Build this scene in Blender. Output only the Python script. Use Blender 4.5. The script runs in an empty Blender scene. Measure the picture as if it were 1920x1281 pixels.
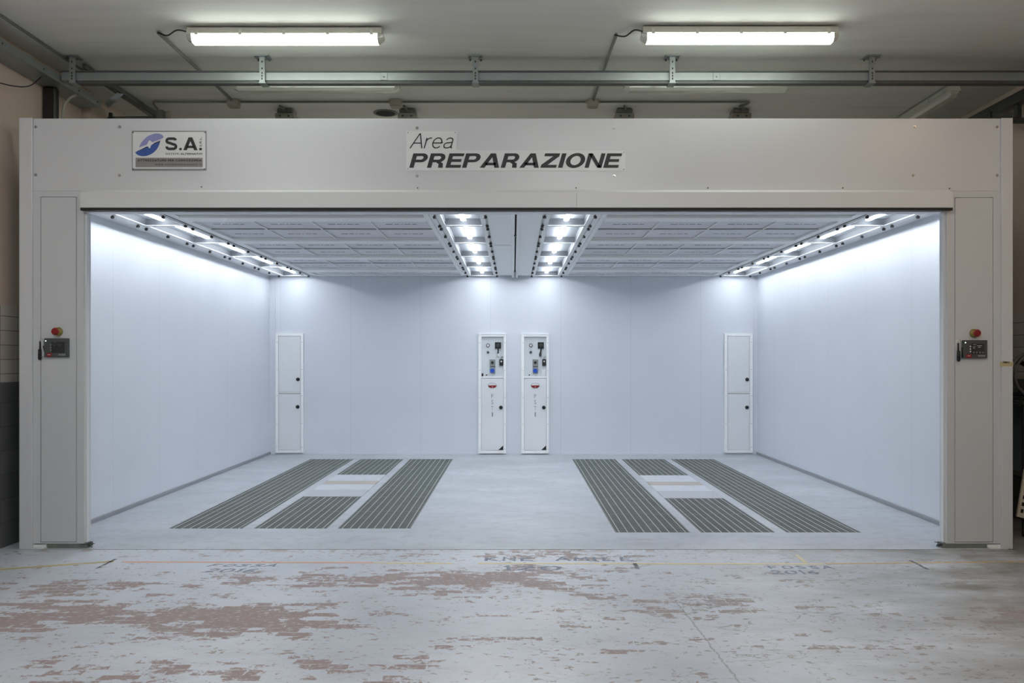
import bpy, bmesh, math, random
from mathutils import Vector, Matrix
random.seed(7)
C = bpy.context.scene.collection
SC = bpy.context.scene
PI = math.pi

# ------------------------------------------------------------------ camera
EYE, CAMY, FPX = 1.556, -7.143, 1625.0
cd = bpy.data.cameras.new('camera'); cam = bpy.data.objects.new('camera', cd); C.objects.link(cam)
cd.sensor_fit = 'HORIZONTAL'; cd.sensor_width = 36.0; cd.lens = 36.0*FPX/1920
cam.location = (0, CAMY, EYE); cam.rotation_euler = (PI/2, 0, 0)
cd.shift_x = -3.0/1920; cd.shift_y = 34.5/1920
cd.clip_start = 0.05; cd.clip_end = 100
SC.camera = cam
# ------------------------------------------------------------------ world and exposure
w = bpy.data.worlds.new('world'); SC.world = w; w.use_nodes = True
w.node_tree.nodes['Background'].inputs[0].default_value = (.5, .52, .55, 1)
w.node_tree.nodes['Background'].inputs[1].default_value = 0.3
SC.view_settings.view_transform = 'Standard'; SC.view_settings.look = 'None'
SC.view_settings.gamma = 1; SC.view_settings.use_curve_mapping = False
SC.view_settings.exposure = 0.0
BOOTH_TUBE = 46.0      # booth tubes, cool white
HALL_TUBE = 13.5       # the two lit ceiling battens in view
HALL_BACK = 57.0       # battens over the hall behind the camera
ADDED_WARM = 24.0       # out-of-view lamps added to tint the right side warm
EMERG = 1.0

# ------------------------------------------------------------------ materials
def lin(c): return tuple((v/255/12.92 if v/255 <= .04045 else ((v/255+.055)/1.055)**2.4) for v in c)
class NT:
    def __init__(s, name):
        s.m = bpy.data.materials.new(name); s.m.use_nodes = True
        s.n = s.m.node_tree.nodes; s.l = s.m.node_tree.links; s.b = s.n['Principled BSDF']
    def add(s, t, **k):
        n = s.n.new(t)
        for a, v in k.items(): setattr(n, a, v)
        return n
    def link(s, a, b): s.l.new(a, b)
    def val(s, sock, v):
        if hasattr(v, 'is_linked') or hasattr(v, 'links'): s.l.new(v, sock)
        else: sock.default_value = v
    def math(s, op, a, b=0.0, c=None, clamp=False):
        n = s.add('ShaderNodeMath', operation=op, use_clamp=clamp)
        s.val(n.inputs[0], a); s.val(n.inputs[1], b)
        if c is not None: s.val(n.inputs[2], c)
        return n.outputs[0]
    def mix(s, f, a, b, mode='MIX'):
        n = s.add('ShaderNodeMix', data_type='RGBA', blend_type=mode)
        s.val(n.inputs[0], f)
        s.val(n.inputs[6], a if hasattr(a, 'links') else (*a[:3], 1)); s.val(n.inputs[7], b if hasattr(b, 'links') else (*b[:3], 1))
        return n.outputs[2]
    def pos(s): return s.add('ShaderNodeNewGeometry').outputs['Position']
    def mapv(s, v, scale=(1,1,1), loc=(0,0,0), rot=(0,0,0)):
        n = s.add('ShaderNodeMapping'); s.link(v, n.inputs[0])
        n.inputs['Scale'].default_value = scale; n.inputs['Location'].default_value = loc; n.inputs['Rotation'].default_value = rot
        return n.outputs[0]
    def noise(s, v, sc, det=3, rough=.55):
        n = s.add('ShaderNodeTexNoise'); s.link(v, n.inputs['Vector'])
        n.inputs['Scale'].default_value = sc; n.inputs['Detail'].default_value = det; n.inputs['Roughness'].default_value = rough
        return n.outputs['Fac']
    def ramp(s, f, a, b):
        n = s.add('ShaderNodeMapRange'); n.clamp = True
        s.val(n.inputs[0], f); n.inputs[1].default_value = a; n.inputs[2].default_value = b
        return n.outputs[0]
    def sep(s, v):
        n = s.add('ShaderNodeSeparateXYZ'); s.link(v, n.inputs[0]); return n.outputs
    def bump(s, h, st=.2, d=.01):
        n = s.add('ShaderNodeBump'); n.inputs['Strength'].default_value = st; n.inputs['Distance'].default_value = d
        s.link(h, n.inputs['Height']); s.link(n.outputs[0], s.b.inputs['Normal'])
MATS = {}
def mat(name, rgb, rough=.5, metal=0.0, var=.06, sc=6.0, spec=.5, bumpst=0):
    t = NT(name); c = lin(rgb)
    p = t.add('ShaderNodeTexCoord').outputs['Object']
    f = t.noise(p, sc, 4)
    lo = tuple(v*(1-var) for v in c); hi = tuple(min(1, v*(1+var)) for v in c)
    t.link(t.mix(f, lo, hi), t.b.inputs['Base Color'])
    t.b.inputs['Roughness'].default_value = rough; t.b.inputs['Metallic'].default_value = metal
    t.b.inputs['Specular IOR Level'].default_value = spec
    if bumpst: t.bump(f, bumpst, .01)
    MATS[name] = t.m; return t.m
def emis(name, rgb, st):
    t = NT(name); t.b.inputs['Base Color'].default_value = (.8, .8, .8, 1)
    t.b.inputs['Emission Color'].default_value = (*rgb, 1); t.b.inputs['Emission Strength'].default_value = st
    return t.m

M = {}
M['facade'] = mat('facade_paint', (212,214,218), .3, var=.015, sc=1.5)
M['facade_door'] = mat('facade_door_paint', (207,210,214), .36, var=.015, sc=1.5)
M['cover'] = mat('cover_paint', (220,222,224), .38, var=.01, sc=2)
M['cab'] = mat('cabinet_white', (230,233,236), .3, var=.01, sc=5)
M['cabframe'] = mat('cabinet_frame_white', (249,250,251), .28, var=.005)
M['niche'] = mat('niche_panel', (215,222,226), .35, var=.02, sc=5)
M['rubber'] = mat('black_rubber', (22,22,22), .6)
M['black'] = mat('black_plastic', (30,30,32), .35)
M['darkgrey'] = mat('dark_grey_plastic', (72,76,78), .4)
M['screen'] = mat('screen_glass', (48,50,52), .12)
M['red'] = mat('red_plastic', (138,24,32), .3)
M['yellow'] = mat('yellow_plastic', (142,126,56), .35)
M['blue'] = mat('blue_plastic', (35,80,190), .35)
M['steel'] = mat('galvanised_steel', (150,156,156), .42, .55, var=.12, sc=9)
M['steel_dk'] = mat('dull_steel', (95,98,98), .5, .5, var=.15, sc=9)
M['screw'] = mat('zinc_screw', (170,170,168), .3, .9)
M['chrome'] = mat('chrome_metal', (200,200,202), .15, .95)
M['grate'] = mat('grate_steel', (112,116,113), .6, .1, var=.25, sc=5)
M['grate_bar'] = mat('grate_bar_zinc', (205,212,210), .45, .2, var=.1, sc=9)
M['grate_edge'] = mat('grate_edge_steel', (140,145,143), .5, .2, var=.15, sc=5)
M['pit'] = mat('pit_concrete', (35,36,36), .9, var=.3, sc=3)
M['signwhite'] = mat('sign_plate_white', (226,227,229), .3, var=.01)
M['signrim'] = mat('sign_rim_grey', (130,133,136), .35, .3)
M['signalu'] = mat('brushed_aluminium', (226,228,230), .36, .0, var=.03, sc=3)
M['signband'] = mat('sign_band_grey', (138,134,136), .4)
M['ink'] = mat('black_ink', (38,38,40), .5)
M['inkgrey'] = mat('grey_ink', (70,70,74), .5)
M['logoblue'] = mat('logo_blue', (44,82,160), .4)
M['logolav'] = mat('logo_lavender', (142,144,198), .4)
M['logoshade'] = mat('logo_dark_edge', (30,40,74), .4)
M['lamp_body'] = mat('lamp_housing', (196,196,186), .45)
M['lamp_clear'] = mat('lamp_unlit_diffuser', (190,190,182), .12, spec=.8)
M['conduit'] = mat('grey_conduit', (120,120,114), .5)
M['box'] = mat('junction_box', (158,154,142), .55)
M['hole'] = mat('dark_hole', (28,28,27), .9)
M['ring'] = mat('plaster_ring', (128,124,114), .8)
M['reflector'] = mat('lamp_reflector', (172,178,186), .7, var=.01)
M['trough'] = mat('trough_side_grey', (84,88,94), .6)
M['letter'] = mat('pale_grey_lettering', (140,142,146), .5)
M['filter'] = mat('filter_mat', (230,230,236), .9, var=.04, sc=14, spec=.1)
M['fprint'] = mat('filter_print', (120,120,132), .9, spec=.1)
M['frame'] = mat('booth_frame_white', (247,249,250), .4, var=.02, sc=3)
M['tread'] = None
M['tape'] = mat('masking_tape', (196,180,140), .7)
M['cardboard'] = mat('brown_cap', (128,80,52), .8)
M['board'] = mat('cream_board', (205,196,178), .7)
M['petrol'] = mat('blue_grey_tube', (74,86,92), .4)
M['orange'] = mat('orange_hose', (190,110,60), .5)
M['hose'] = mat('grey_hose', (92,94,92), .45)
M['bench'] = mat('dark_bench', (52,54,54), .5)
M['grime'] = mat('grimy_plinth', (130,136,130), .6, .3, var=.3, sc=20)
M['tube'] = emis('booth_tube_light', (.93,.965,1.0), BOOTH_TUBE)
M['hall'] = emis('hall_tube_light', (.93,1.0,.9), HALL_TUBE)
M['hallback'] = emis('hall_back_light', (.98,1.0,1.0), HALL_BACK)
M['hallroof'] = emis('hall_roof_light', (1.0,.95,.86), 18.0)
M['addedwarm'] = emis('added_warm_light', (1.0,.72,.46), ADDED_WARM)
M['led'] = emis('green_led', (.8,1,.85), 2.0)

def glass_mat():
    t = NT('clear_cover'); n = t.n
    out = n['Material Output']; tr = t.add('ShaderNodeBsdfTransparent'); gl = t.add('ShaderNodeBsdfGlossy')
    tr.inputs[0].default_value = (.97,.98,.985,1); gl.inputs['Roughness'].default_value = .2
    mx = t.add('ShaderNodeMixShader'); mx.inputs[0].default_value = .04; t.link(tr.outputs[0], mx.inputs[1]); t.link(gl.outputs[0], mx.inputs[2])
    t.link(mx.outputs[0], out.inputs[0]); return t.m
M['glass'] = glass_mat()

def booth_wall_mat():
    t = NT('booth_wall_paint'); p = t.pos(); x, y, z = t.sep(p)
    q = t.math('ADD', x, y)
    fr = t.math('FRACT', t.math('DIVIDE', t.math('ADD', q, 20.3), 1.15))
    seam = t.math('LESS_THAN', t.math('ABSOLUTE', t.math('SUBTRACT', fr, .5)), .0035)
    n = t.noise(p, 1.3, 3)
    col = t.mix(n, lin((212,218,227)), lin((221,226,234)))
    col = t.mix(t.math('MULTIPLY', seam, .22), col, lin((150,156,165)))
    t.link(col, t.b.inputs['Base Color']); t.b.inputs['Roughness'].default_value = .38
    return t.m
M['bwall'] = booth_wall_mat()

def booth_floor_mat():
    t = NT('booth_floor_paint'); p = t.pos(); x, y, z = t.sep(p)
    n1 = t.noise(t.mapv(p, (1, 1.6, 1)), .9, 4); n2 = t.noise(p, 9, 5); n3 = t.noise(p, 60, 2)
    col = t.mix(t.ramp(n1, .35, .68), lin((172,177,184)), lin((192,196,202)))
    col = t.mix(t.math('MULTIPLY', t.ramp(n2, .50, .72), .6), col, lin((160,163,167)))
    # specks of primer near the front edge
    edge = t.ramp(y, 1.3, -.1)
    sp = t.math('MULTIPLY', t.ramp(n3, .60, .68), t.math('MULTIPLY', edge, .45))
    col = t.mix(sp, col, lin((130,128,128)))
    st = t.noise(t.mapv(p, (.6, 3, 1), (3, 1, 0)), 3.2, 6, .7)
    col = t.mix(t.math('MULTIPLY', t.ramp(st, .56, .68), .5), col, lin((150,147,144)))
    t.link(col, t.b.inputs['Base Color']); t.b.inputs['Roughness'].default_value = .42
    t.bump(n2, .05, .005)
    return t.m
M['bfloor'] = booth_floor_mat()

def floor_mat():
    t = NT('worn_floor_paint'); p = t.pos(); x, y, z = t.sep(p)
    # wear blobs: (x, y, rx, ry, strength)
    blobs = [(-2.75,-1.85,.75,.45,1),(-1.72,-1.95,.85,.42,1.15),(-3.2,-1.3,.8,.4,.6),(-1.2,-1.0,1.2,.28,.85),(-.45,-1.05,.55,.35,1.1),(.05,-.95,.8,.4,.95),
             (-1.9,-2.85,1.2,.3,.6),(-.9,-2.75,.8,.25,.55),(.4,-.3,.9,.18,.7),(.9,-1.6,1.0,.5,.5),(1.6,-1.7,.8,.5,.45),(-3.3,-2.2,.6,.5,.6),(3.1,-1.9,.4,.25,.75),(-2.6,-1.2,.6,.2,.7),
             (.2,-2.3,1.1,.35,.4),(1.9,-2.5,.9,.4,.35),(1.6,-.95,.7,.3,.35),(-1.0,-.25,1.2,.1,.45)]
    acc = None
    for bx, by, rx, ry, s in blobs:
        dx = t.math('MULTIPLY', t.math('SUBTRACT', x, bx), 1/rx); dy = t.math('MULTIPLY', t.math('SUBTRACT', y, by), 1/ry)
        d = t.math('ADD', t.math('MULTIPLY', dx, dx), t.math('MULTIPLY', dy, dy))
        g = t.math('MULTIPLY', t.math('EXPONENT', t.math('MULTIPLY', d, -1.0)), s)
        acc = g if acc is None else t.math('MAXIMUM', acc, g)
    pw = t.add('ShaderNodeVectorMath', operation='MULTIPLY_ADD')
    nz = t.add('ShaderNodeTexNoise'); t.link(p, nz.inputs['Vector']); nz.inputs['Scale'].default_value = 5; nz.inputs['Detail'].default_value = 4
    t.link(nz.outputs['Color'], pw.inputs[0]); pw.inputs[1].default_value = (.07,.035,0); t.link(p, pw.inputs[2])
    br = t.add('ShaderNodeTexBrick'); t.link(pw.outputs[0], br.inputs['Vector'])
    br.inputs['Color1'].default_value = (0,0,0,1); br.inputs['Color2'].default_value = (1,1,1,1); br.inputs['Mortar'].default_value = (.3,.3,.3,1)
    br.inputs['Scale'].default_value = 1.0; br.inputs['Mortar Size'].default_value = .004; br.inputs['Brick Width'].default_value = .20; br.inputs['Row Height'].default_value = .075
    bv = t.sep(br.outputs['Color'])[0]
    na = t.noise(t.mapv(p, (1, 1.25, 1)), 2.8, 3); nb = t.noise(t.mapv(p, (1, 1.35, 1)), 12, 7, .74); nc = t.noise(p, 48, 3, .7)
    v = t.math('MULTIPLY_ADD', na, .48, t.math('MULTIPLY', acc, .26))
    v = t.math('MULTIPLY_ADD', bv, .17, v)
    v = t.math('MULTIPLY_ADD', nb, .62, v)
    v = t.math('MULTIPLY_ADD', nc, .12, v)
    mask = t.ramp(v, .855, .869)
    chips = t.noise(t.mapv(p, (1, 1.5, 1), (9, 2, 0)), 16, 5, .62); cz = t.noise(t.mapv(p, (1,1,1), (3,3,0)), 1.6, 3)
    chips = t.ramp(t.math('MULTIPLY_ADD', cz, .30, chips), .765, .780)
    mask = t.math('MAXIMUM', mask, t.math('MULTIPLY', chips, .85))
    fleck = t.noise(t.mapv(p, (1, 2.2, 1), (5, 1, 0)), 22, 5, .7)
    mask = t.math('MULTIPLY', mask, t.math('SUBTRACT', 1.0, t.math('MULTIPLY', t.ramp(fleck, .555, .61), .6)))
    n1 = t.noise(t.mapv(p, (1, 1.4, 1)), .8, 4)
    paint = t.mix(t.ramp(n1, .35, .65), lin((186,192,201)), lin((206,211,219)))
    paint = t.mix(t.math('MULTIPLY', t.ramp(t.noise(t.mapv(p, (1,2.5,1), (7,3,0)), 6, 5, .7), .5, .75), .35), paint, lin((170,170,168)))
    # grime towards the right-hand traffic lane
    dirt = t.math('MULTIPLY', t.ramp(t.math('ADD', x, t.math('MULTIPLY', n1, 1.6)), 2.0, 4.0), .9)
    dirt = t.math('MULTIPLY', dirt, t.ramp(t.noise(t.mapv(p, (.7,1.6,1), (1,8,0)), 1.6, 5, .65), .30, .62))
    paint = t.mix(dirt, paint, lin((118,114,104)))
    bare = t.mix(t.noise(p, 7, 5, .7), lin((142,118,115)), lin((162,144,140)))
    grey = t.ramp(x, -.4, 1.4)
    bare = t.mix(t.math('MULTIPLY', grey, .6), bare, lin((150,146,144)))
    col = t.mix(t.math('MULTIPLY', mask, .92), paint, bare)
    # cracks that follow the old paving
    vo = t.add('ShaderNodeTexVoronoi', feature='DISTANCE_TO_EDGE'); t.link(t.mapv(pw.outputs[0], (1.0, 2.6, 1), rot=(0,0,.18)), vo.inputs['Vector']); vo.inputs['Scale'].default_value = 5.5
    cr = t.math('LESS_THAN', vo.outputs['Distance'], .016)
    cm = t.math('MULTIPLY', t.ramp(t.noise(t.mapv(p, (1,1,1), (4,4,0)), 4.0, 4), .50, .58), t.ramp(x, -.6, 1.3))
    col = t.mix(t.math('MULTIPLY', t.math('MULTIPLY', cr, cm), .6), col, lin((104,102,100)))
    # thin worn scratches running across
    sc = t.noise(t.mapv(p, (1.4, 9, 1), (2,5,0)), 5, 5, .75)
    col = t.mix(t.math('MULTIPLY', t.ramp(sc, .62, .68), .35), col, lin((140,134,132)))
    # expansion crack on the right of centre
    lx = t.math('SUBTRACT', x, t.math('MULTIPLY_ADD', y, -.03, 1.0))
    lx = t.math('ADD', lx, t.math('MULTIPLY', t.math('SUBTRACT', nb, .5), .06))
    ln = t.math('MULTIPLY', t.math('LESS_THAN', t.math('ABSOLUTE', lx), .005), t.math('LESS_THAN', y, -1.6))
    col = t.mix(t.math('MULTIPLY', ln, .6), col, lin((120,118,116)))
    # bare strip right at the booth sill
    sill = t.math('MULTIPLY', t.ramp(y, -.16, -.05), t.ramp(t.noise(t.mapv(p,(1,.4,1)), 5, 5, .7), .5, .56))
    sill = t.math('MULTIPLY', sill, t.math('LESS_THAN', t.math('ABSOLUTE', x), 3.9))
    col = t.mix(t.math('MULTIPLY', sill, .8), col, lin((150,128,118)))
    t.link(col, t.b.inputs['Base Color'])
    t.link(t.math('MULTIPLY_ADD', mask, .25, .42), t.b.inputs['Roughness'])
    t.bump(t.math('MULTIPLY_ADD', mask, -1.0, t.math('MULTIPLY', nb, .4)), .25, .004)
    return t.m
M['floor'] = floor_mat()

def hallwall_mat():
    t = NT('hall_wall_paint'); p = t.pos(); x, y, z = t.sep(p)
    n = t.noise(p, 2.2, 4)
    up = t.mix(n, lin((196,180,166)), lin((214,200,186)))
    br = t.add('ShaderNodeTexBrick'); cmb = t.add('ShaderNodeCombineXYZ'); t.link(y, cmb.inputs[0]); t.link(z, cmb.inputs[1]); t.link(cmb.outputs[0], br.inputs['Vector'])
    br.inputs['Scale'].default_value = 1; br.inputs['Brick Width'].default_value = .25; br.inputs['Row Height'].default_value = .12; br.inputs['Mortar Size'].default_value = .004; br.inputs['Mortar Smooth'].default_value = .2
    br.offset = 0.0
    br.inputs['Color1'].default_value = (*lin((206,200,190)),1); br.inputs['Color2'].default_value = (*lin((196,190,182)),1); br.inputs['Mortar'].default_value = (*lin((140,132,126)),1)
    br2 = t.add('ShaderNodeTexBrick'); t.link(cmb.outputs[0], br2.inputs['Vector'])
    br2.inputs['Scale'].default_value = 1; br2.inputs['Brick Width'].default_value = .5; br2.inputs['Row Height'].default_value = .2; br2.inputs['Mortar Size'].default_value = .003
    br2.inputs['Color1'].default_value = (*lin((112,114,114)),1); br2.inputs['Color2'].default_value = (*lin((104,106,106)),1); br2.inputs['Mortar'].default_value = (*lin((86,87,88)),1)
    c = t.mix(t.math('LESS_THAN', z, 2.01), up, br.outputs['Color'])
    c = t.mix(t.math('LESS_THAN', z, 1.37), c, br2.outputs['Color'])
    t.link(c, t.b.inputs['Base Color']); t.b.inputs['Roughness'].default_value = .7; t.bump(n, .1, .01); return t.m
M['hwall'] = hallwall_mat()
def ceil_mat():
    t = NT('hall_ceiling_plaster'); p = t.pos()
    n = t.noise(p, .8, 5); n2 = t.noise(t.mapv(p, (.3, 3, 1)), 3, 4)
    c = t.mix(n, lin((220,218,212)), lin((232,231,227))); c = t.mix(t.math('MULTIPLY', t.ramp(n2, .45, .8), .25), c, lin((180,178,172)))
    t.link(c, t.b.inputs['Base Color']); t.b.inputs['Roughness'].default_value = .75; t.bump(n2, .08, .01); return t.m
M['hceil'] = ceil_mat()
def tread_mat():
    t = NT('tread_plate_metal'); p = t.pos()
    def wv(rot):
        wn = t.add('ShaderNodeTexWave', wave_type='BANDS', bands_direction='X'); t.link(t.mapv(p, rot=(0,0,rot)), wn.inputs['Vector']); wn.inputs['Scale'].default_value = 9.0
        return wn.outputs['Fac']
    h = t.math('MAXIMUM', wv(PI/4), wv(-PI/4)); n = t.noise(p, 8, 4)
    c = t.mix(t.math('MULTIPLY', h, .8), lin((158,166,176)), lin((236,240,246)))
    c = t.mix(t.math('MULTIPLY', t.ramp(n, .45, .7), .3), c, lin((170,160,150)))
    t.link(c, t.b.inputs['Base Color']); t.b.inputs['Metallic'].default_value = .2; t.b.inputs['Roughness'].default_value = .38; t.bump(h, .5, .004); return t.m
M['tread'] = tread_mat()
def wood_mat(name, a, b):
    t = NT(name); p = t.pos(); n = t.noise(t.mapv(p, (.6, 6, 1)), 5, 5, .65)
    t.link(t.mix(n, lin(a), lin(b)), t.b.inputs['Base Color']); t.b.inputs['Roughness'].default_value = .6; return t.m
M['tan'] = wood_mat('worn_tan_board', (160,152,144), (190,182,172))
M['worn'] = wood_mat('worn_cover_plate', (158,162,168), (192,196,202))
def faded(name, rgb):
    t = NT(name); p = t.pos(); n = t.noise(p, 26, 4, .7)
    t.link(t.mix(t.ramp(n, .50, .66), lin(rgb), lin((182,188,194))), t.b.inputs['Base Color']); t.b.inputs['Roughness'].default_value = .55; return t.m
M['paintblue'] = faded('faded_blue_marker', (106,116,138))
M['yel'] = faded('faded_yellow_paint', (220,204,146)); M['org'] = faded('faded_orange_paint', (226,160,128)); M['amber'] = faded('faded_amber_paint', (196,164,112))
M['blk'] = faded('black_scuff', (84,86,90)); M['mustard'] = faded('mustard_paint', (188,168,104))

# ------------------------------------------------------------------ mesh helpers
ROOT = {}
def BM(): return bmesh.new()
def box(bm, x0, x1, y0, y1, z0, z1, bev=0, rot=None, seg=1):
    r = bmesh.ops.create_cube(bm, size=1)
    vs = r['verts']; c = Vector(((x0+x1)/2, (y0+y1)/2, (z0+z1)/2))
    for v in vs: v.co = Vector((v.co.x*abs(x1-x0), v.co.y*abs(y1-y0), v.co.z*abs(z1-z0)))
    if bev:
        es = list({e for v in vs for e in v.link_edges})
        rb = bmesh.ops.bevel(bm, geom=es, offset=bev, segments=seg, affect='EDGES', profile=.5)
        vs = list({v for f in rb['faces'] for v in f.verts} | {v for v in vs if v.is_valid})
    if rot is not None:
        for v in vs: v.co = rot @ v.co
    for v in vs: v.co += c
    return bm
def ringxz(bm, x0, x1, z0, z1, w, y0, y1, bev=0):      # picture-frame ring in the XZ plane
    box(bm, x0, x0+w, y0, y1, z0, z1, bev); box(bm, x1-w, x1, y0, y1, z0, z1, bev)
    box(bm, x0+w, x1-w, y0, y1, z1-w, z1, bev); box(bm, x0+w, x1-w, y0, y1, z0, z0+w, bev)
def cyl(bm, p0, p1, r0, r1=None, n=20):
    p0, p1 = Vector(p0), Vector(p1); r1 = r0 if r1 is None else r1
    d = p1-p0; q = d.to_track_quat('Z', 'Y').to_matrix().to_4x4()
    bmesh.ops.create_cone(bm, cap_ends=True, segments=n, radius1=r0, radius2=r1, depth=d.length, matrix=Matrix.Translation((p0+p1)/2) @ q)
    return bm
def dome(bm, c, r, sy=.5, n=20, axis='Y'):
    q = Matrix.Scale(sy, 4, (0,1,0)) if axis == 'Y' else Matrix.Scale(sy, 4, (0,0,1))
    bmesh.ops.create_uvsphere(bm, u_segments=n, v_segments=n//2, radius=r, matrix=Matrix.Translation(c) @ q)
def tube(bm, pts, r, n=10):                           # swept tube through points
    pts = [Vector(p) for p in pts]; rings = []
    prev = None
    for i, p in enumerate(pts):
        d = (pts[min(i+1, len(pts)-1)] - pts[max(i-1, 0)]).normalized()
        a = Vector((0,0,1)) if prev is None else prev
        if abs(d.dot(a)) > .95 and prev is None: a = Vector((1,0,0))
        u = (a - d*a.dot(d)).normalized(); v = d.cross(u); prev = u
        rings.append([bm.verts.new(p + (u*math.cos(2*PI*k/n) + v*math.sin(2*PI*k/n))*r) for k in range(n)])
    for a, b in zip(rings, rings[1:]):
        for k in range(n): bm.faces.new((a[k], a[(k+1)%n], b[(k+1)%n], b[k]))
    bm.faces.new(rings[0][::-1]); bm.faces.new(rings[-1])
    return bm
def bez(pts, n=8):                                    # Catmull-Rom through points
    P = [Vector(p) for p in pts]; P = [P[0]*2-P[1]] + P + [P[-1]*2-P[-2]]; out = []
    for i in range(1, len(P)-2):
        for k in range(n):
            t = k/n; a, b, c, d = P[i-1:i+3]
            out.append(.5*((2*b)+(c-a)*t+(2*a-5*b+4*c-d)*t*t+(3*b-a-3*c+d)*t**3))
    out.append(P[-2]); return out
def prism(bm, poly, y0, y1):                          # extrude an XZ outline along Y
    f = [bm.verts.new((x, y0, z)) for x, z in poly]; b = [bm.verts.new((x, y1, z)) for x, z in poly]
    n = len(poly); bm.faces.new(f); bm.faces.new(b[::-1])
    for i in range(n): bm.faces.new((f[i], b[i], b[(i+1)%n], f[(i+1)%n]))
    bmesh.ops.recalc_face_normals(bm, faces=bm.faces[:]); return bm
def prismx(bm, poly, x0, x1):                         # extrude a YZ outline along X
    f = [bm.verts.new((x0, y, z)) for y, z in poly]; b = [bm.verts.new((x1, y, z)) for y, z in poly]
    n = len(poly); bm.faces.new(f); bm.faces.new(b[::-1])
    for i in range(n): bm.faces.new((f[i], b[i], b[(i+1)%n], f[(i+1)%n]))
    bmesh.ops.recalc_face_normals(bm, faces=bm.faces[:]); return bm
def obj(name, bm, m, parent=None, label=None, smooth=False, kind=None):
    off = ROOT[parent.name] if parent else Vector((0,0,0))
    if parent is None:
        cs = [v.co for v in bm.verts]
        off = Vector(((min(c.x for c in cs)+max(c.x for c in cs))/2, (min(c.y for c in cs)+max(c.y for c in cs))/2, min(c.z for c in cs)))
    for v in bm.verts: v.co -= off
    me = bpy.data.meshes.new(name); bm.to_mesh(me); bm.free(); me.materials.append(m)
    if smooth:
        for f in me.polygons: f.use_smooth = True
    o = bpy.data.objects.new(name, me); C.objects.link(o)
    if parent: o.parent = parent
    else: o.location = off
    ROOT[o.name] = off
    if label: o['label'] = label
    if kind: o['kind'] = kind
    return o
def tag(o, label, cat, group=None, kind=None):
    o['label'] = label; o['category'] = cat
    if group: o['group'] = group
    if kind: o['kind'] = kind
    return o
def thing(name, label, cat, loc=(0,0,0), group=None):
    o = bpy.data.objects.new(name, None); C.objects.link(o); o.location = loc; o.empty_display_size = .1
    ROOT[o.name] = Vector(loc); return tag(o, label, cat, group)
def struct(name, bm, m, smooth=False): return obj(name, bm, m, None, None, smooth, 'structure')
def dup(root, loc, label, group=None):
    r = root.copy(); C.objects.link(r); r.location = loc; r['label'] = label
    if group: r['group'] = group
    ROOT[r.name] = Vector(loc)
    for ch in list(root.children):
        c = ch.copy(); C.objects.link(c); c.parent = r
        for g in ch.children:
            d = g.copy(); C.objects.link(d); d.parent = c
    return r
ORD = ['first','second','third','fourth','fifth','sixth','seventh','eighth','ninth']
S0 = 227.5
def PX(x, s=S0): return (x-963)/s
def PZ(y, s=S0): return EYE + (675-y)/s
def text_bm(body, x0, x1, z0, z1, shear=0, bold=0, depth=.0015, spacing=1.0, weight=None):
    cu = bpy.data.curves.new('txt', 'FONT'); cu.body = body; cu.size = 1; cu.shear = shear; cu.offset = bold; cu.space_character = spacing
    cu.resolution_u = 4
    o = bpy.data.objects.new('txt', cu); C.objects.link(o)
    dg = bpy.context.evaluated_depsgraph_get(); me = bpy.data.meshes.new_from_object(o.evaluated_get(dg))
    C.objects.unlink(o); bpy.data.objects.remove(o); bpy.data.curves.remove(cu)
    bm = BM(); bm.from_mesh(me); bpy.data.meshes.remove(me)
    xs = [v.co.x for v in bm.verts]; ys = [v.co.y for v in bm.verts]
    a, b, c, d = min(xs), max(xs), min(ys), max(ys)
    for v in bm.verts: v.co = Vector((x0+(v.co.x-a)/(b-a)*(x1-x0), 0, z0+(v.co.y-c)/(d-c)*(z1-z0)))
    bmesh.ops.recalc_face_normals(bm, faces=bm.faces[:])
    r = bmesh.ops.extrude_face_region(bm, geom=bm.faces[:])
    for e in r['geom']:
        if isinstance(e, bmesh.types.BMVert): e.co.y += depth
    bmesh.ops.recalc_face_normals(bm, faces=bm.faces[:])
    return bm
def stroke(pts, wd, closed=False):               # flat stroke of even width, mitred, as quads
    n = len(pts); L = []
    for i, p in enumerate(pts):
        a = pts[i-1] if (i or closed) else None; b = pts[(i+1) % n] if (i < n-1 or closed) else None
        p = Vector(p); d0 = (p-Vector(a)).normalized() if a is not None else None; d1 = (Vector(b)-p).normalized() if b is not None else None
        d0 = d0 or d1; d1 = d1 or d0; t = (d0+d1).normalized(); nn = Vector((-t.y, t.x)); k = wd/2/max(.4, nn.dot(Vector((-d0.y, d0.x))))
        L.append((p+nn*k, p-nn*k))
    m = n if closed else n-1
    return [[L[i][0], L[(i+1)%n][0], L[(i+1)%n][1], L[i][1]] for i in range(m)]
def arc(cx, cy, rx, ry, a0, a1, n=18): return [(cx+rx*math.cos(math.radians(a0+(a1-a0)*i/n)), cy+ry*math.sin(math.radians(a0+(a1-a0)*i/n))) for i in range(n+1)]
def band(outer, inner):
    return [[outer[i], outer[i+1], inner[i+1], inner[i]] for i in range(len(outer)-1)]
def rect(a, b, c, d): return [(a,c),(b,c),(b,d),(a,d)]
H = .2; VS = .27                                   # bold wide capitals: bar height, stem width
BOWL = band([(.27,1)]+arc(.62,.69,.36,.31,90,-90)+[(.27,.38)], [(.27,.8)]+arc(.58,.69,.13,.125,90,-90)+[(.27,.565)])
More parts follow.
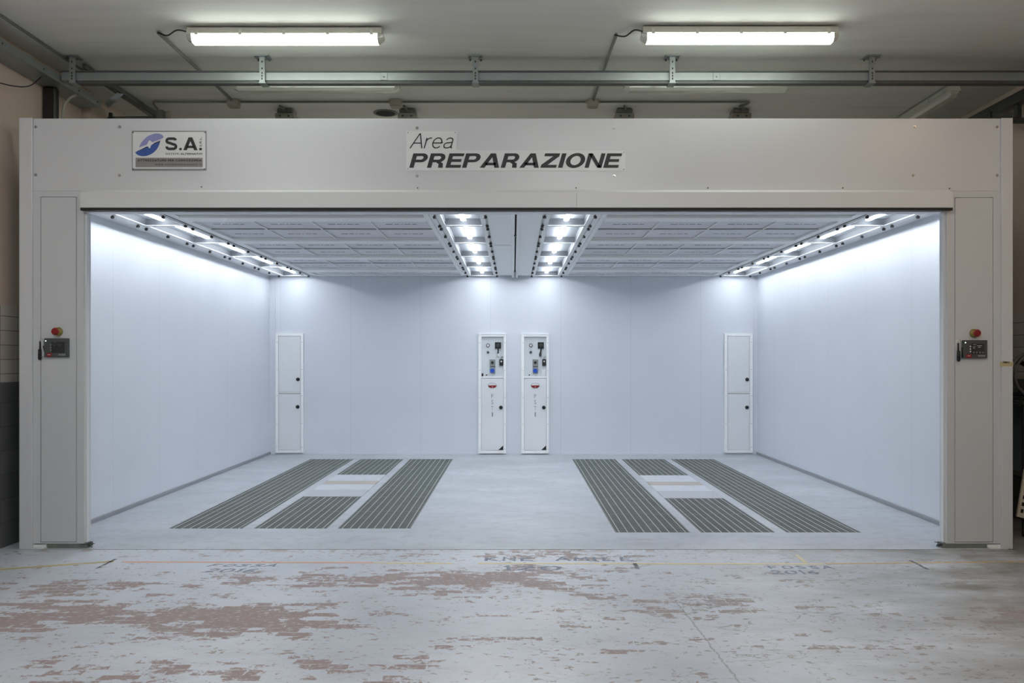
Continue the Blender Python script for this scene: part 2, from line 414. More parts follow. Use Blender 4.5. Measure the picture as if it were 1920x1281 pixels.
GLYPH = {
 'P': (1.0, [rect(0,VS,0,1)]+BOWL),
 'R': (1.06, [rect(0,VS,0,1)]+BOWL+[[(.45,.4),(.72,.42),(.93,.30),(.66,.26)],[(.66,.28),(.93,.30),(.99,0),(.70,0)]]),
 'E': (.94, [rect(0,VS,0,1),rect(VS,.94,0,H),rect(VS,.94,.8,1),rect(VS,.87,.405,.6)]),
 'A': (1.22, [[(0,0),(.30,0),(.62,.76),(.45,1)],[(.45,1),(.62,.76),(.60,.76),(.77,1)],[(.77,1),(.60,.76),(.92,0),(1.22,0)],rect(.28,.94,.17,.35)]),
 'Z': (1.0, [rect(.04,.98,.8,1),rect(0,.98,0,H),[(0,.2),(.40,.2),(.98,.8),(.60,.8)]]),
 'I': (.28, [rect(0,.28,0,1)]),
 'O': (1.18, band(arc(.59,.5,.59,.52,0,360,40), arc(.59,.5,.31,.32,0,360,40))),
 'N': (1.06, [rect(0,.26,0,1),rect(.80,1.06,0,1),[(.26,1),(0,1),(.80,0),(1.06,0)]]),
 'S': (.98, stroke(arc(.64,.75,.18,.15,10,90,6)+arc(.34,.735,.20,.165,90,270,12)+arc(.64,.285,.20,.175,90,-90,12)+arc(.34,.28,.20,.175,270,175,6), .2)),
}
def glyph_bm(word, x0, x1, z0, z1, shear, gap=.13, depth=.0015):
    xs = 0; P = []
    for ch in word:
        wd, ps = GLYPH[ch]; P += [[(q[0]+xs+shear*q[1], q[1]) for q in p] for p in ps]; xs += wd+gap
    return polys_bm(P, x0, x1, z0, z1, depth)
def polys_bm(P, x0, x1, z0, z1, depth=.0015):
    a = min(q[0] for p in P for q in p); b = max(q[0] for p in P for q in p); c = min(q[1] for p in P for q in p); d = max(q[1] for p in P for q in p)
    bm = BM(); F = lambda q: (x0+(q[0]-a)/(b-a)*(x1-x0), z0+(q[1]-c)/(d-c)*(z1-z0))
    for p in P:
        w_ = [F(q) for q in p]; f = [bm.verts.new((x,0,z)) for x, z in w_]; g = [bm.verts.new((x,depth,z)) for x, z in w_]; n = len(w_)
        bm.faces.new(f); bm.faces.new(g[::-1])
        for i in range(n): bm.faces.new((f[i], g[i], g[(i+1)%n], f[(i+1)%n]))
    bmesh.ops.recalc_face_normals(bm, faces=bm.faces[:]); return bm
def area_bm(x0, x1, z0, z1):
    t = .075; P = []
    def add(pts, dx, closed=False): P.extend([[(q[0]+dx+.25*q[1], q[1]) for q in p] for p in stroke(pts, t, closed)])
    add([(.02,0),(.42,1),(.44,1)], 0); add([(.42,1),(.46,1),(.80,0)], 0); add([(.17,.36),(.67,.36)], 0)
    add([(0,0),(0,.72)], .96); add([(0,.44)]+arc(.28,.44,.28,.27,170,90,8)+[(.34,.71)], .96)
    add([(.02,.37),(.60,.37)]+arc(.31,.37,.29,.35,0,320,26), 1.42)
    add(arc(.33,.52,.22,.19,165,30,10)+[(.53,.48),(.52,.14)]+[(.54,.04),(.60,.02)], 2.18)
    add([(.53,.42),(.30,.38)]+arc(.22,.20,.19,.18,105,270,12)+arc(.26,.24,.26,.22,-70,-5,8), 2.18)
    return polys_bm(P, x0, x1, z0, z1)
def shift(bm, v):
    for q in bm.verts: q.co += Vector(v)
    return bm
def lay(bm, y, z):                                    # XZ lettering laid flat on the ground
    for q in bm.verts: q.co = Vector((q.co.x, q.co.z + y, z - q.co.y))
    return bm

# ------------------------------------------------------------------ the hall
HX0, HX1, HY0, HY1, HZ = -4.23, 4.95, -13.0, 10.0, 4.236
BX0, BX1, BY1, BZ = -4.01, 4.005, 7.10, 2.94
bm = BM()
box(bm, HX0-.2, HX1+.2, HY0-.2, -.04, -.2, 0); box(bm, 4.105, HX1+.2, -.04, HY1, -.2, 0); box(bm, HX0-.2, -4.066, -.04, HY1, -.2, 0)
struct('floor', bm, M['floor'])
struct('wall_hall_left', box(BM(), HX0-.2, HX0, HY0, HY1, 0, HZ), M['hwall'])
struct('wall_hall_right', box(BM(), HX1, HX1+.2, HY0, HY1, 0, HZ), M['hwall'])
struct('wall_hall_end', box(BM(), HX0, HX1, HY1, HY1+.2, 0, HZ), M['hwall'])
struct('wall_hall_front', box(BM(), HX0, HX1, HY0-.2, HY0, 0, HZ), M['hwall'])
struct('ceiling', box(BM(), HX0-.2, HX1+.2, HY0-.2, HY1+.2, HZ, HZ+.2), M['hceil'])

# ------------------------------------------------------------------ booth shell
struct('wall_back', box(BM(), BX0-.06, BX1+.06, BY1, BY1+.06, 0, 3.15), M['bwall'])
struct('wall_left', box(BM(), BX0-.05, BX0, .12, BY1, 0, 3.15), M['bwall'])
struct('wall_right', box(BM(), BX1, BX1+.06, .12, BY1, 0, 3.15), M['bwall'])
struct('trim_1', box(BM(), BX0, BX0+.10, BY1-.012, BY1, 0, BZ), M['bwall'])
struct('trim_2', box(BM(), BX1-.07, BX1, BY1-.012, BY1, 0, BZ), M['bwall'])
M['skirt'] = mat('skirting_grey', (150,153,158), .4, .2)
struct('baseboard_left', box(BM(), BX0, BX0+.022, .13, BY1-.014, .004, .045, .003), M['skirt'])
struct('baseboard_right', box(BM(), BX1-.022, BX1, .13, BY1-.014, .004, .045, .003), M['skirt'])

# floor of the booth with pits
GL = dict(cols=[(-3.175,-2.495), (-2.395,-1.72), (-1.62,-.95)], y0=.83, p=.93)
GR = dict(cols=[(.915,1.59), (1.685,2.355), (2.455,3.13)], y0=.65, p=.96)
def fill_floor(bm):
    xs = sorted({BX0-.05, BX1+.05} | {v for g in (GL, GR) for c in g['cols'] for v in c})
    ys = sorted({-.04, BY1} | {g['y0'] for g in (GL, GR)} | {g['y0']+6*g['p'] for g in (GL, GR)})
    for i in range(len(xs)-1):
        for j in range(len(ys)-1):
            cx, cy = (xs[i]+xs[i+1])/2, (ys[j]+ys[j+1])/2
            if any(c[0] < cx < c[1] and g['y0'] < cy < g['y0']+6*g['p'] for g in (GL, GR) for c in g['cols']): continue
            box(bm, xs[i], xs[i+1], ys[j], ys[j+1], -.06, .004)
    bmesh.ops.remove_doubles(bm, verts=bm.verts[:], dist=1e-5)
bm = BM(); fill_floor(bm); struct('floor_booth', bm, M['bfloor'])
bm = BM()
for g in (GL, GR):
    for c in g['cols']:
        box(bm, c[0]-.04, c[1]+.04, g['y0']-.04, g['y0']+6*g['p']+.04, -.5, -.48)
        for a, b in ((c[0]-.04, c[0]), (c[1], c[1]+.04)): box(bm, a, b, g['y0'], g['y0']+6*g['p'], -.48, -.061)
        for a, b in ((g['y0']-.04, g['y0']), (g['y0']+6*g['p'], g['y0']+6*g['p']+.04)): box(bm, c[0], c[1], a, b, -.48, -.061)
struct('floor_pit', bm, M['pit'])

# grates
def make_grate(x0, x1, y0, y1, label, group):
    t = thing('floor_grate', label, 'floor grate', ((x0+x1)/2, (y0+y1)/2, -.03), group)
    g = .004; x0 += g; x1 -= g; y0 += .003; y1 -= .003
    bm = BM()
    for a, b in ((x0, x0+.005), (x1-.005, x1)): box(bm, a, b, y0, y1, -.03, .004)
    for a, b in ((y0, y0+.003), (y1-.003, y1)): box(bm, x0+.005, x1-.005, a, b, -.03, .002)
    obj('frame', bm, M['grate_edge'], t)
    bm = BM(); n = 46
    for i in range(1, n): 
        y = y0+(y1-y0)*i/n; box(bm, x0+.005, x1-.005, y-.0055, y+.0055, -.028, .001)
    obj('crossbars', bm, M['grate'], t)
    bm = BM(); n = 9
    for i in range(n):
        x = x0+.035+(x1-x0-.07)*i/(n-1); box(bm, x-.0024, x+.0024, y0+.005, y1-.005, -.03, .0045)
    obj('bearing_bars', bm, M['grate_bar'], t)
    return t
for gi, (g, side) in enumerate(((GL, 'left'), (GR, 'right'))):
    names = [['outer','middle','inner'], ['inner','middle','outer']][gi]
    for ci, (x0, x1) in enumerate(g['cols']):
        first = None
        for k in range(6):
            if ci == 1 and k in (2, 3): continue
            y0 = g['y0']+k*g['p']
            lab = 'dark steel floor grate, %s from the front in the %s column of the %s bay' % (ORD[k] if ci != 1 or k < 2 else ('first behind the plates','second behind the plates')[k-4], names[ci], side)
            if ci == 1 and k >= 4: lab = 'dark steel floor grate %s, middle column of the %s bay' % (('just behind the tread plates','at the far end')[k-4], side)
            grp = 'floor grates of the %s bay' % side
            if first is None: first = make_grate(x0, x1, y0, y0+g['p'], lab, grp)
            else: dup(first, ((x0+x1)/2, y0+g['p']/2, -.03), lab)
    x0, x1 = g['cols'][1]; ya = g['y0']+2*g['p']; yb = g['y0']+4*g['p']; L = yb-ya
    def plate(name, a, b, m, lab, cat):
        bm = BM(); box(bm, x0+.004, x1-.004, ya+a*L+.003, ya+b*L-.003, -.006, .007, .002)
        o = obj(name, bm, m); tag(o, lab, cat)
    plate('cover_plate', 0, .27, M['worn'], 'worn pale cover plate between front grates and tread plate, %s bay' % side, 'cover plate')
    plate('tread_plate', .27, .52, M['tread'], 'shiny tread plate nearer the front in the %s bay floor' % side, 'tread plate')
    plate('cover_board', .52, .68, M['tan'], 'tan board between the two tread plates of the %s bay' % side, 'board')
    plate('tread_plate', .68, 1.0, M['tread'], 'shiny tread plate nearer the back in the %s bay floor' % side, 'tread plate')
    bm = BM(); box(bm, x0, x1, ya, yb, -.05, -.0065); box(bm, x0, x0+.03, g['y0'], ya, -.06, -.031); box(bm, x1-.03, x1, g['y0'], ya, -.06, -.031)
    struct('trim_%d' % (11+gi), bm, M['steel_dk'])
bm = BM()
for g in (GL, GR):
    for ci, c in enumerate(g['cols']):
        for k in range(0, 7):
            if ci == 1 and k == 3: continue
            y = g['y0']+k*g['p']; y = min(max(y, g['y0']+.02), g['y0']+6*g['p']-.02)
            box(bm, c[0], c[1], y-.02, y+.02, -.09, -.051 if ci == 1 and k in (2, 4) else -.031)
struct('trim_13', bm, M['steel_dk'])

# ------------------------------------------------------------------ booth ceiling
LX = [(-3.82,-3.32,'leftmost'), (-.76,-.26,'centre-left'), (.285,.785,'centre-right'), (3.35,3.85,'rightmost')]
FL, FR = (-3.2,-.855), (.885,3.23)
CZ = BZ
bm = BM()
segs = [(BX0, -3.822), (-3.318, FL[0]), (FL[1], -.762), (-.258, -.03), (.07, .283), (.787, FR[0]), (FR[1], 3.348), (3.852, BX1)]
for a, b in segs: box(bm, a, b, .12, BY1-.013, CZ, CZ+.02)
for a, b, _ in LX: box(bm, a-.002, b+.002, .12, .425, CZ, CZ+.02); box(bm, a-.002, b+.002, 7.035, BY1-.013, CZ, CZ+.02)
struct('ceiling_booth', bm, M['frame'])
struct('ceiling_plenum', box(BM(), BX0-.04, BX1+.05, .125, BY1, 3.15, 3.2), M['frame'])
# edge profiles beside the filter bays
bm = BM()
for x in (FL[0], FR[0]): box(bm, x-.045, x-.0, .14, 7.0, CZ-.012, CZ)
for x in (FL[1], FR[1]): box(bm, x, x+.045, .14, 7.0, CZ-.012, CZ)
struct('trim_3', bm, M['frame'])
# middle beam with curtain slot
t = thing('curtain_rail', 'white rail with dark slot along the middle of the booth ceiling', 'rail', (.02, .13, CZ))
bm = BM(); box(bm, -.03, .012, .13, BY1-.015, CZ-.035, CZ+.03, .003); obj('rail', bm, M['frame'], t)
bm = BM(); box(bm, .03, .07, .13, BY1-.015, CZ-.035, CZ+.03, .003); obj('rail', bm, M['frame'], t)
bm = BM(); box(bm, .012, .03, .13, BY1-.015, CZ+.0, CZ+.02); obj('slot', bm, M['hole'], t, 'dark slot')
bm = BM(); box(bm, .006, .03, 2.2, 2.24, CZ-.05, CZ-.03); box(bm, .008, .034, 5.9, 6.9, CZ-.06, CZ-.035, .004); obj('curtain_fold', bm, M['darkgrey'], t, 'dark folded curtain edge')
# panel joints on the plain strip
struct('trim_4', box(BM(), -.255, -.035, 3.3, 3.306, CZ-.002, CZ+.001), M['steel_dk'])

# luminaires
def make_light(x0, x1, y0, lab):
    t = thing('booth_light', lab, 'ceiling light', ((x0+x1)/2, y0+.66, CZ), 'ceiling lights of the booth')
    y1 = y0+1.32-.004; gx0, gx1, gy0, gy1 = x0+.065, x1-.065, y0+.035, y1-.035
    bm = BM()
    for a, b, c, d in ((x0+.002, gx0, y0, y1), (gx1, x1-.002, y0, y1), (gx0, gx1, y0, gy0), (gx0, gx1, gy1, y1)): box(bm, a, b, c, d, CZ-.012, CZ-.005)
    obj('frame', bm, M['frame'], t)
    bm = BM()                      # trough
    zt = CZ+.058; v = [bm.verts.new(p) for p in ((gx0,gy0,CZ-.006),(gx1,gy0,CZ-.006),(gx1,gy1,CZ-.006),(gx0,gy1,CZ-.006),(gx0+.004,gy0+.004,zt),(gx1-.004,gy0+.004,zt),(gx1-.004,gy1-.004,zt),(gx0+.004,gy1-.004,zt))]
    for q in ((0,1,5,4),(1,2,6,5),(2,3,7,6),(3,0,4,7)): bm.faces.new([v[i] for i in q])
    obj('side_wall', bm, M['trough'], t)
    bm = BM(); box(bm, gx0+.002, gx1-.002, gy0+.002, gy1-.002, zt, zt+.004)
    obj('reflector', bm, M['reflector'], t)
    xc = (x0+x1)/2
    bm = BM(); cyl(bm, (xc, gy0+.05, CZ+.034), (xc, gy1-.05, CZ+.034), .021, n=16)
    for v in bm.verts: v.co.x = xc+(v.co.x-xc)*1.25; v.co.z = CZ+.036+(v.co.z-CZ-.034)*.42
    obj('tube', bm, M['tube'], t, 'glowing white tube')
    bm = BM()
    box(bm, xc-.026, xc+.026, gy0+.03, gy1-.03, CZ+.047, CZ+.0575, .003)
    obj('lamp_bar', bm, M['reflector'], t)
    bm = BM(); bm.faces.new([bm.verts.new(p) for p in ((gx0-.004,gy0-.004,CZ-.0125),(gx0-.004,gy1+.004,CZ-.0125),(gx1+.004,gy1+.004,CZ-.0125),(gx1+.004,gy0-.004,CZ-.0125))]); obj('lens', bm, M['glass'], t, 'clear cover')
    for x in (x0+.01, x1-.01):
        for dy in (.10, .66, 1.22):
            bm = BM(); cyl(bm, (x, y0+dy, CZ-.012), (x, y0+dy, CZ-.02), .009, n=10); cyl(bm, (x, y0+dy, CZ-.02), (x, y0+dy, CZ-.042), .019, .015, n=12)
            obj('knob', bm, M['black'], t, 'black clamp knob')
    bm = BM(); xl = x1-.012 if xc < -2 or 0 < xc < 1 else x0+.012
    for xl in ((x1-.012,) if xc < -2 else (x0+.012,) if xc > 2 else (x0+.012, x1-.012)): box(bm, xl-.002, xl+.002, y0, y1, CZ-.0145, CZ-.0118)
    obj('seal', bm, M['black'], t, 'thin dark seal')
    return t
first = None
for x0, x1, nm in LX:
    first = None
    for i in range(5):
        y0 = .43+1.32*i; lab = 'long booth ceiling light, %s from the front in the %s light row' % (ORD[i], nm)
        if first is None: first = make_light(x0, x1, y0, lab)
        else: dup(first, ((x0+x1)/2, y0+.66, CZ), lab)

# filter bays
ROWS = [(.44,1.11),(1.38,2.055),(2.055,2.73),(2.995,3.665),(3.665,4.34),(4.61,5.275),(5.275,5.94),(6.28,6.96)]
BARS = [(1.11,1.38),(2.73,2.995),(4.34,4.61),(5.94,6.28)]
for (a, b), side in ((FL, 'left'), (FR, 'right')):
    t = thing('filter_frame', 'white steel frame carrying the ceiling filters of the %s bay' % side, 'ceiling frame', ((a+b)/2, 3.5, CZ))
    for y0, y1 in BARS:
        bm = BM(); box(bm, a, b, y0, y1, CZ-.004, CZ+.01); box(bm, a, b, y0+.02, y1-.02, CZ-.03, CZ-.004, .006)
        obj('crossbar', bm, M['frame'], t)
    bm = BM(); box(bm, a, b, .14, .44, CZ, CZ+.01); box(bm, a, b, 6.96, 7.08, CZ-.01, CZ+.01); obj('end_bar', bm, M['frame'], t)
    ww = (b-a)/4
    for k in (1, 2, 3):
        bm = BM()
        for y0, y1 in ((.44,1.11),(1.38,2.73),(2.995,4.34),(4.61,5.94),(6.28,6.96)):
            box(bm, a+ww*k-.006, a+ww*k+.006, y0, y1, CZ-.004, CZ+.008)
        obj('runner', bm, M['frame'], t)
    for y in (2.055, 3.665, 5.275):
        bm = BM(); box(bm, a, b, y-.007, y+.007, CZ-.007, CZ+.006); obj('rib', bm, M['steel_dk'] if False else M['frame'], t)
        bm = BM(); box(bm, a, b, y-.011, y-.008, CZ+.000, CZ+.006); obj('gap', bm, M['darkgrey'], t, 'dark shadow gap strip')
    for ri, (y0, y1) in enumerate(ROWS):
        fst = None
        for k in range(4):
            lab = 'grey ceiling filter in the %s bay, %s row from the front, %s from the left' % (side, ORD[ri], ORD[k])
            xc, yc = a+ww*(k+.5), (y0+y1)/2
            if fst is None:
                fst = thing('ceiling_filter', lab, 'filter panel', (xc, yc, CZ+.012), 'ceiling filters of the booth')
                bm = BM(); nx, ny = 8, 8; x0, x1 = xc-ww/2+.007, xc+ww/2-.007; a0, a1 = y0+.002, y1-.002
                g = [[bm.verts.new((x0+(x1-x0)*i/nx, a0+(a1-a0)*j/ny, CZ+.012-.008*math.sin(PI*i/nx)*math.sin(PI*j/ny))) for j in range(ny+1)] for i in range(nx+1)]
                for i in range(nx):
                    for j in range(ny): bm.faces.new((g[i][j], g[i][j+1], g[i+1][j+1], g[i+1][j]))
                r = bmesh.ops.extrude_face_region(bm, geom=bm.faces[:])
                for e in r['geom']:
                    if isinstance(e, bmesh.types.BMVert): e.co.z = CZ+.04
                bmesh.ops.recalc_face_normals(bm, faces=bm.faces[:])
                obj('filter_mat', bm, M['filter'], fst, smooth=False)
                bm = BM(); q = .08
                for s in (.07,.05,.02,.06,.04): box(bm, xc-.16+q-.08, xc-.16+q-.08+s, yc-.004, yc+.006, CZ+.0015, CZ+.004); q += s+.018
                obj('print', bm, M['fprint'], fst, 'faint grey printed line')
            else: dup(fst, (xc, yc, CZ+.012), lab)

# ------------------------------------------------------------------ facade
FT = 3.547
fac = thing('booth_facade', 'light grey sheet metal front of the booth around the wide opening', 'booth front', (0, .06, 0))
XL0, XL1, XL2 = PX(38), PX(62), PX(157)
XR0, XR1, XR2 = PX(1775), PX(1876), PX(1897)
for a, b in ((XL0, XL1), (XR1, XR2)):
    bm = BM(); box(bm, a, b, -.018, .12, 0, FT, .004, seg=2); obj('corner_post', bm, M['facade'], fac)
bm = BM(); box(bm, XL1+.001, XR1-.001, 0, .12, 2.949, FT-.001, .003, seg=2); obj('header_panel', bm, M['facade'], fac)
bm = BM(); box(bm, XL1+.001, XR1-.001, .10, .125, 3.2, FT-.02); obj('header_back', bm, M['steel_dk'], fac)
def column(a, b, d0, d1, ztop):
    zb = .042
    bm = BM(); box(bm, a, b, .014, .12, zb, 2.949, 0)
    box(bm, a, d0-.003, 0, .0139, zb, 2.948); box(bm, d1+.003, b, 0, .0139, zb, 2.948)
    box(bm, d0-.003, d1+.003, 0, .0139, ztop+.004, 2.948); box(bm, d0-.003, d1+.003, 0, .0139, zb, .052)
    c = obj('column', bm, M['facade_door'], fac)
    bm = BM(); box(bm, d0+.001, d1-.001, -.002, .013, .056, ztop, .002, seg=2); obj('access_panel', bm, M['facade_door'], c)
column(XL1+.001, XL2, PX(77), PX(143), PZ(370))
column(XR0, XR1-.001, PX(1790.5), PX(1861.5), PZ(371))
# roller cover
bm = BM()
prof = [(0, 2.956), (-.07, 2.926), (-.072, 2.80), (-.060, 2.797), (-.058, 2.80), (0, 2.80)]
prismx(bm, prof, PX(150, 229.7), PX(1080)-.001); obj('roller_cover', bm, M['cover'], fac)
bm = BM(); prismx(bm, prof, PX(1080)+.001, PX(1787, 229.7)); obj('roller_cover', bm, M['cover'], fac)
bm = BM(); box(bm, PX(150, 229.7)+.002, PX(1787, 229.7)-.002, -.068, -.02, 2.778, 2.799); obj('rubber_strip', bm, M['rubber'], fac, 'black rubber strip')
bm = BM(); box(bm, XL2, XR0, .0, .12, 2.775, 2.948); obj('lintel', bm, M['facade'], fac)
for ga in (XL2, XR0-.018):
    bm = BM(); box(bm, ga, ga+.018, .02, .05, .05, 2.774); obj('curtain_guide', bm, M['cover'], fac)
# screws
SCR = [(67,238),(224,238),(782,240),(1151,240),(1715,238),(1870,238),(67,328),(224,329),(782,330),(1152,330),(1712,329),(1870,329)]
for x, y in SCR:
    bm = BM(); X, Z = PX(x), PZ(y); cyl(bm, (X,0,Z), (X,-.003,Z), .013, n=12); cyl(bm, (X,-.003,Z), (X,-.012,Z), .0085, .007, n=6); obj('screw', bm, M['screw'], fac, 'shiny hex screw')
for x, y in ((378,352),(783,354),(1080,354),(1327,354),(1580,354),(1780,355)):
    bm = BM(); X, Z = PX(x), PZ(y)+.006; cyl(bm, (X,0,Z), (X,-.006,Z), .006, n=8); obj('rivet', bm, M['steel_dk'], fac)
# plinths, feet and frayed brush seal
for s, (a, b, f0, f1) in enumerate(((PX(88), PX(163.5), XL1+.002, PX(88)-.002), (PX(1768.5), PX(1849), PX(1851), XR1-.002))):
    bm = BM(); box(bm, a, b, .004, .10, .0045, .04); obj('plinth', bm, M['grime'], fac, 'grimy metal plinth')
    bm = BM(); box(bm, f0, f1, -.006, .08, .0045, .034, .002); box(bm, f0-.0, f1-.01, -.03, .0, .0045, .012); obj('foot', bm, M['cab'], fac, 'white foot plate')
    bm = BM(); xe = XL2 if s == 0 else XR0; d = 1 if s == 0 else -1
    for i in range(11):
        z = .012+.0045*i*(.7+random.random()*.5); y = .0+random.random()*.06
        tube(bm, [(xe-.03*d, y, .03), (xe+.02*d, y, .022+.3*z), (xe+(.045+random.random()*.035)*d, y-random.random()*.02, z)], .0035, 5)
    obj('brush_seal', bm, M['steel_dk'], fac, 'frayed dark seal end')

# --- signs on the header
sg = thing('company_sign', 'small rectangular sign with blue oval emblem and S.A. lettering', 'sign', (PX(317), 0, PZ(320)))
def CP(px, py): return (PX(230+px/10.667), PZ(230+py/10.667))
bm = BM(); x0, z1 = CP(190,165); x1, z0 = CP(1680,960); box(bm, x0, x1, -.005, -.0002, z0, z1, .002); obj('rim', bm, M['signrim'], sg, 'grey rim')
bm = BM(); x0, z1 = CP(208,190); x1, z0 = CP(1662,925)
ch = .008; prism(bm, [(x0+ch,z0),(x1-ch,z0),(x1,z0+ch),(x1,z1-ch),(x1-ch,z1),(x0+ch,z1),(x0,z1-ch),(x0,z0+ch)], -.0075, -.005); obj('plate', bm, M['signwhite'], sg, 'white plate')
def poly(name, pts, m, y0=-.0095, y1=-.0076, lab=None, parent=sg):
    bm = BM(); prism(bm, [CP(*p) for p in pts], y0, y1); return obj(name, bm, m, parent, lab)
def spline(pts):
    return [(v.x, v.y) for v in bez([(a, b, 0) for a, b in pts], 6)]
poly('emblem_upper', spline([(340,500),(370,430),(430,350),(520,275),(640,228),(740,228),(800,255),(830,290)])+[(800,318),(590,402),(500,440)], M['logolav'], lab='lavender upper half of oval')
poly('emblem_lower', spline([(760,365),(740,440),(690,535),(600,620),(500,665),(400,675),(310,650),(258,600)])+[(330,560),(490,495)], M['logoblue'], lab='blue lower half of oval')
poly('emblem_edge', [(760,365),(755,392),(600,450),(575,440)], M['logoshade'], -.0105, -.0096)
poly('emblem_edge', [(500,480),(515,500),(330,570),(290,585)], M['logoshade'], -.0105, -.0096)
poly('emblem_star', spline([(538,360),(575,372),(600,405)])+[(640,420),(590,450),(572,480)]+[(558,520),(535,512),(520,480),(430,500),(500,440),(520,400)], M['signwhite'], -.012, -.0106, lab='white star')
def txt(body, px0, px1, py0, py1, m, parent, y=-.0092, **k):
    x0, z1 = CP(px0, py0); x1, z0 = CP(px1, py1)
    bm = shift(text_bm(body, x0, x1, z0, z1, **k), (0, y, 0)); return obj('lettering', bm, m, parent)
for ch, a, b in (('S', 862, 1100), ('A', 1220, 1505)):
    x0, z1 = CP(a, 300); x1, z0 = CP(b, 556); obj('lettering', shift(glyph_bm(ch, x0, x1, z0, z1, 0), (0,-.0092,0)), M['ink'], sg)
poly('lettering', [(1140,512),(1188,512),(1188,556),(1140,556)], M['ink']); poly('lettering', [(1540,512),(1590,512),(1590,556),(1540,556)], M['ink'])
txt('SISTEMI', 865, 1130, 612, 646, M['inkgrey'], sg, spacing=1.15); txt('ALTERNATIVI', 1165, 1600, 612, 646, M['ink'], sg, bold=.02, spacing=1.1)
bm = text_bm('S.R.L.', 0, .105*.9, 0, .018)                # runs upwards beside the A
x0, z0 = CP(1545, 485); 
for v in bm.verts: v.co = Vector((x0+.018-v.co.z*1.0, v.co.y-.0092, z0+v.co.x*.85))
obj('lettering', bm, M['inkgrey'], sg)
poly('band', [(268,708),(1608,708),(1608,895),(268,895)], M['signband'], lab='grey band')
txt('ATTREZZATURE PER CARROZZERIA', 310, 1592, 738, 780, M['ink'], sg, y=-.0112, bold=.015, spacing=1.15)
txt('www.sistemialternativi.it', 655, 1590, 818, 860, M['ink'], sg, y=-.0112, spacing=1.3)
for p in ((218,205),(1650,205),(218,935),(1640,932)):
    x, z = CP(*p); bm = BM(); cyl(bm, (x,-.005,z), (x,-.010,z), .005, n=10); obj('screw', bm, M['steel_dk'], sg)

sg2 = thing('area_sign', 'L-shaped brushed metal sign reading Area PREPARAZIONE', 'sign', (PX(967), 0, PZ(321)))
bm = BM(); prism(bm, [(PX(762),PZ(320)),(PX(1172.5),PZ(321)),(PX(1172.5),PZ(283)),(PX(857),PZ(282)),(PX(857),PZ(246)),(PX(762),PZ(246))], -.006, -.0002); obj('plate', bm, M['signalu'], sg2)
bm = shift(area_bm(PX(768), PX(850.5), PZ(279), PZ(250.5)), (0,-.0078,0)); obj('lettering', bm, M['ink'], sg2)
bm = shift(glyph_bm('PREPARAZIONE', PX(767.5), PX(1166.5), PZ(315.5), PZ(287.5), .26, .10), (0,-.0078,0)); obj('lettering', bm, M['ink'], sg2)
for x, y in ((765,249),(853.5,249),(765,317),(1169.5,286),(1169.5,318)):
    bm = BM(); cyl(bm, (PX(x),-.006,PZ(y)), (PX(x),-.009,PZ(y)), .004, n=10); obj('screw', bm, M['steel_dk'], sg2)

# --- control panels, emergency stops, hanging pens
def CB(px, py): return (px, py)
def control(x0, x1, y0, y1, side, lit):
    t = thing('control_panel', 'grey touch control panel on the %s column with red sticker' % side, 'control panel', (PX((x0+x1)/2), 0, PZ(y1)))
    X0, X1, Z0, Z1 = PX(x0), PX(x1), PZ(y1), PZ(y0); W = X1-X0; H = Z1-Z0
    def R(u0, u1, v0, v1): return X0+W*u0, X0+W*u1, Z1-H*v1, Z1-H*v0
    bm = BM(); box(bm, X0, X1, -.03, -.0022, Z0, Z1, .004, seg=2); h = obj('housing', bm, M['darkgrey'], t)
    a, b, c, d = R(.32,.86,.2,.78); bm = BM(); box(bm, a, b, -.032, -.0301, c, d); s = obj('screen', bm, M['screen'], t, 'dark display')
    bm = BM()
    for u0, u1, v in ((.40,.52,.24),(.55,.76,.30),(.38,.50,.36),(.60,.70,.38),(.40,.46,.44)):
        a, b, c, d = R(u0, u1, v, v+.022); box(bm, a, b, -.0328, -.0321, c, d)
    obj('readout', bm, M['signalu'] if lit else M['steel_dk'], s)
    for v in (.32,.46,.60):
        a, b, c, d = R(.26,.31,v,v+.06); bm = BM(); cyl(bm, ((a+b)/2,-.03,(c+d)/2), ((a+b)/2,-.033,(c+d)/2), .006, n=12); obj('button', bm, M['signalu'] if lit else M['steel'], t)
    if lit:
        for u in (.4,.52,.66,.78):
            a, b, c, d = R(u,u+.05,.64,.72); bm = BM(); box(bm, a, b, -.0328, -.0321, c, d); obj('icon', bm, M['steel'], s)
    a, b, c, d = R(.10,.34,.78,.97)
    bm = BM()
    if lit: box(bm, a, b, -.0318, -.0301, c, d)
    else: cyl(bm, ((a+b)/2,-.0301,(c+d)/2), ((a+b)/2,-.0318,(c+d)/2), (b-a)/2, n=24); [setattr(v.co, 'z', (c+d)/2+(v.co.z-(c+d)/2)*.75) for v in bm.verts]
    st = obj('sticker', bm, M['red'], t, 'red sticker')
    bm = BM(); box(bm, a+.012, b-.012, -.0325, -.0319, (c+d)/2-.001, (c+d)/2+.004); obj('sticker_line', bm, M['signwhite'], st)
    a, b, c, d = R(.60,.90,.82,.91); bm = BM(); box(bm, a, b, -.0318, -.0301, c, d); obj('nameplate', bm, M['steel'], t, 'light metal nameplate')
    a, b, c, d = R(.08,.11,.11,.14); bm = BM(); cyl(bm, (a,-.03,c), (a,-.0335,c), .0045, n=10); obj('indicator', bm, M['led'], t, 'glowing indicator')
control(86, 131, 634.5, 670, 'left', False)
control(1803, 1848, 638, 672, 'right', True)
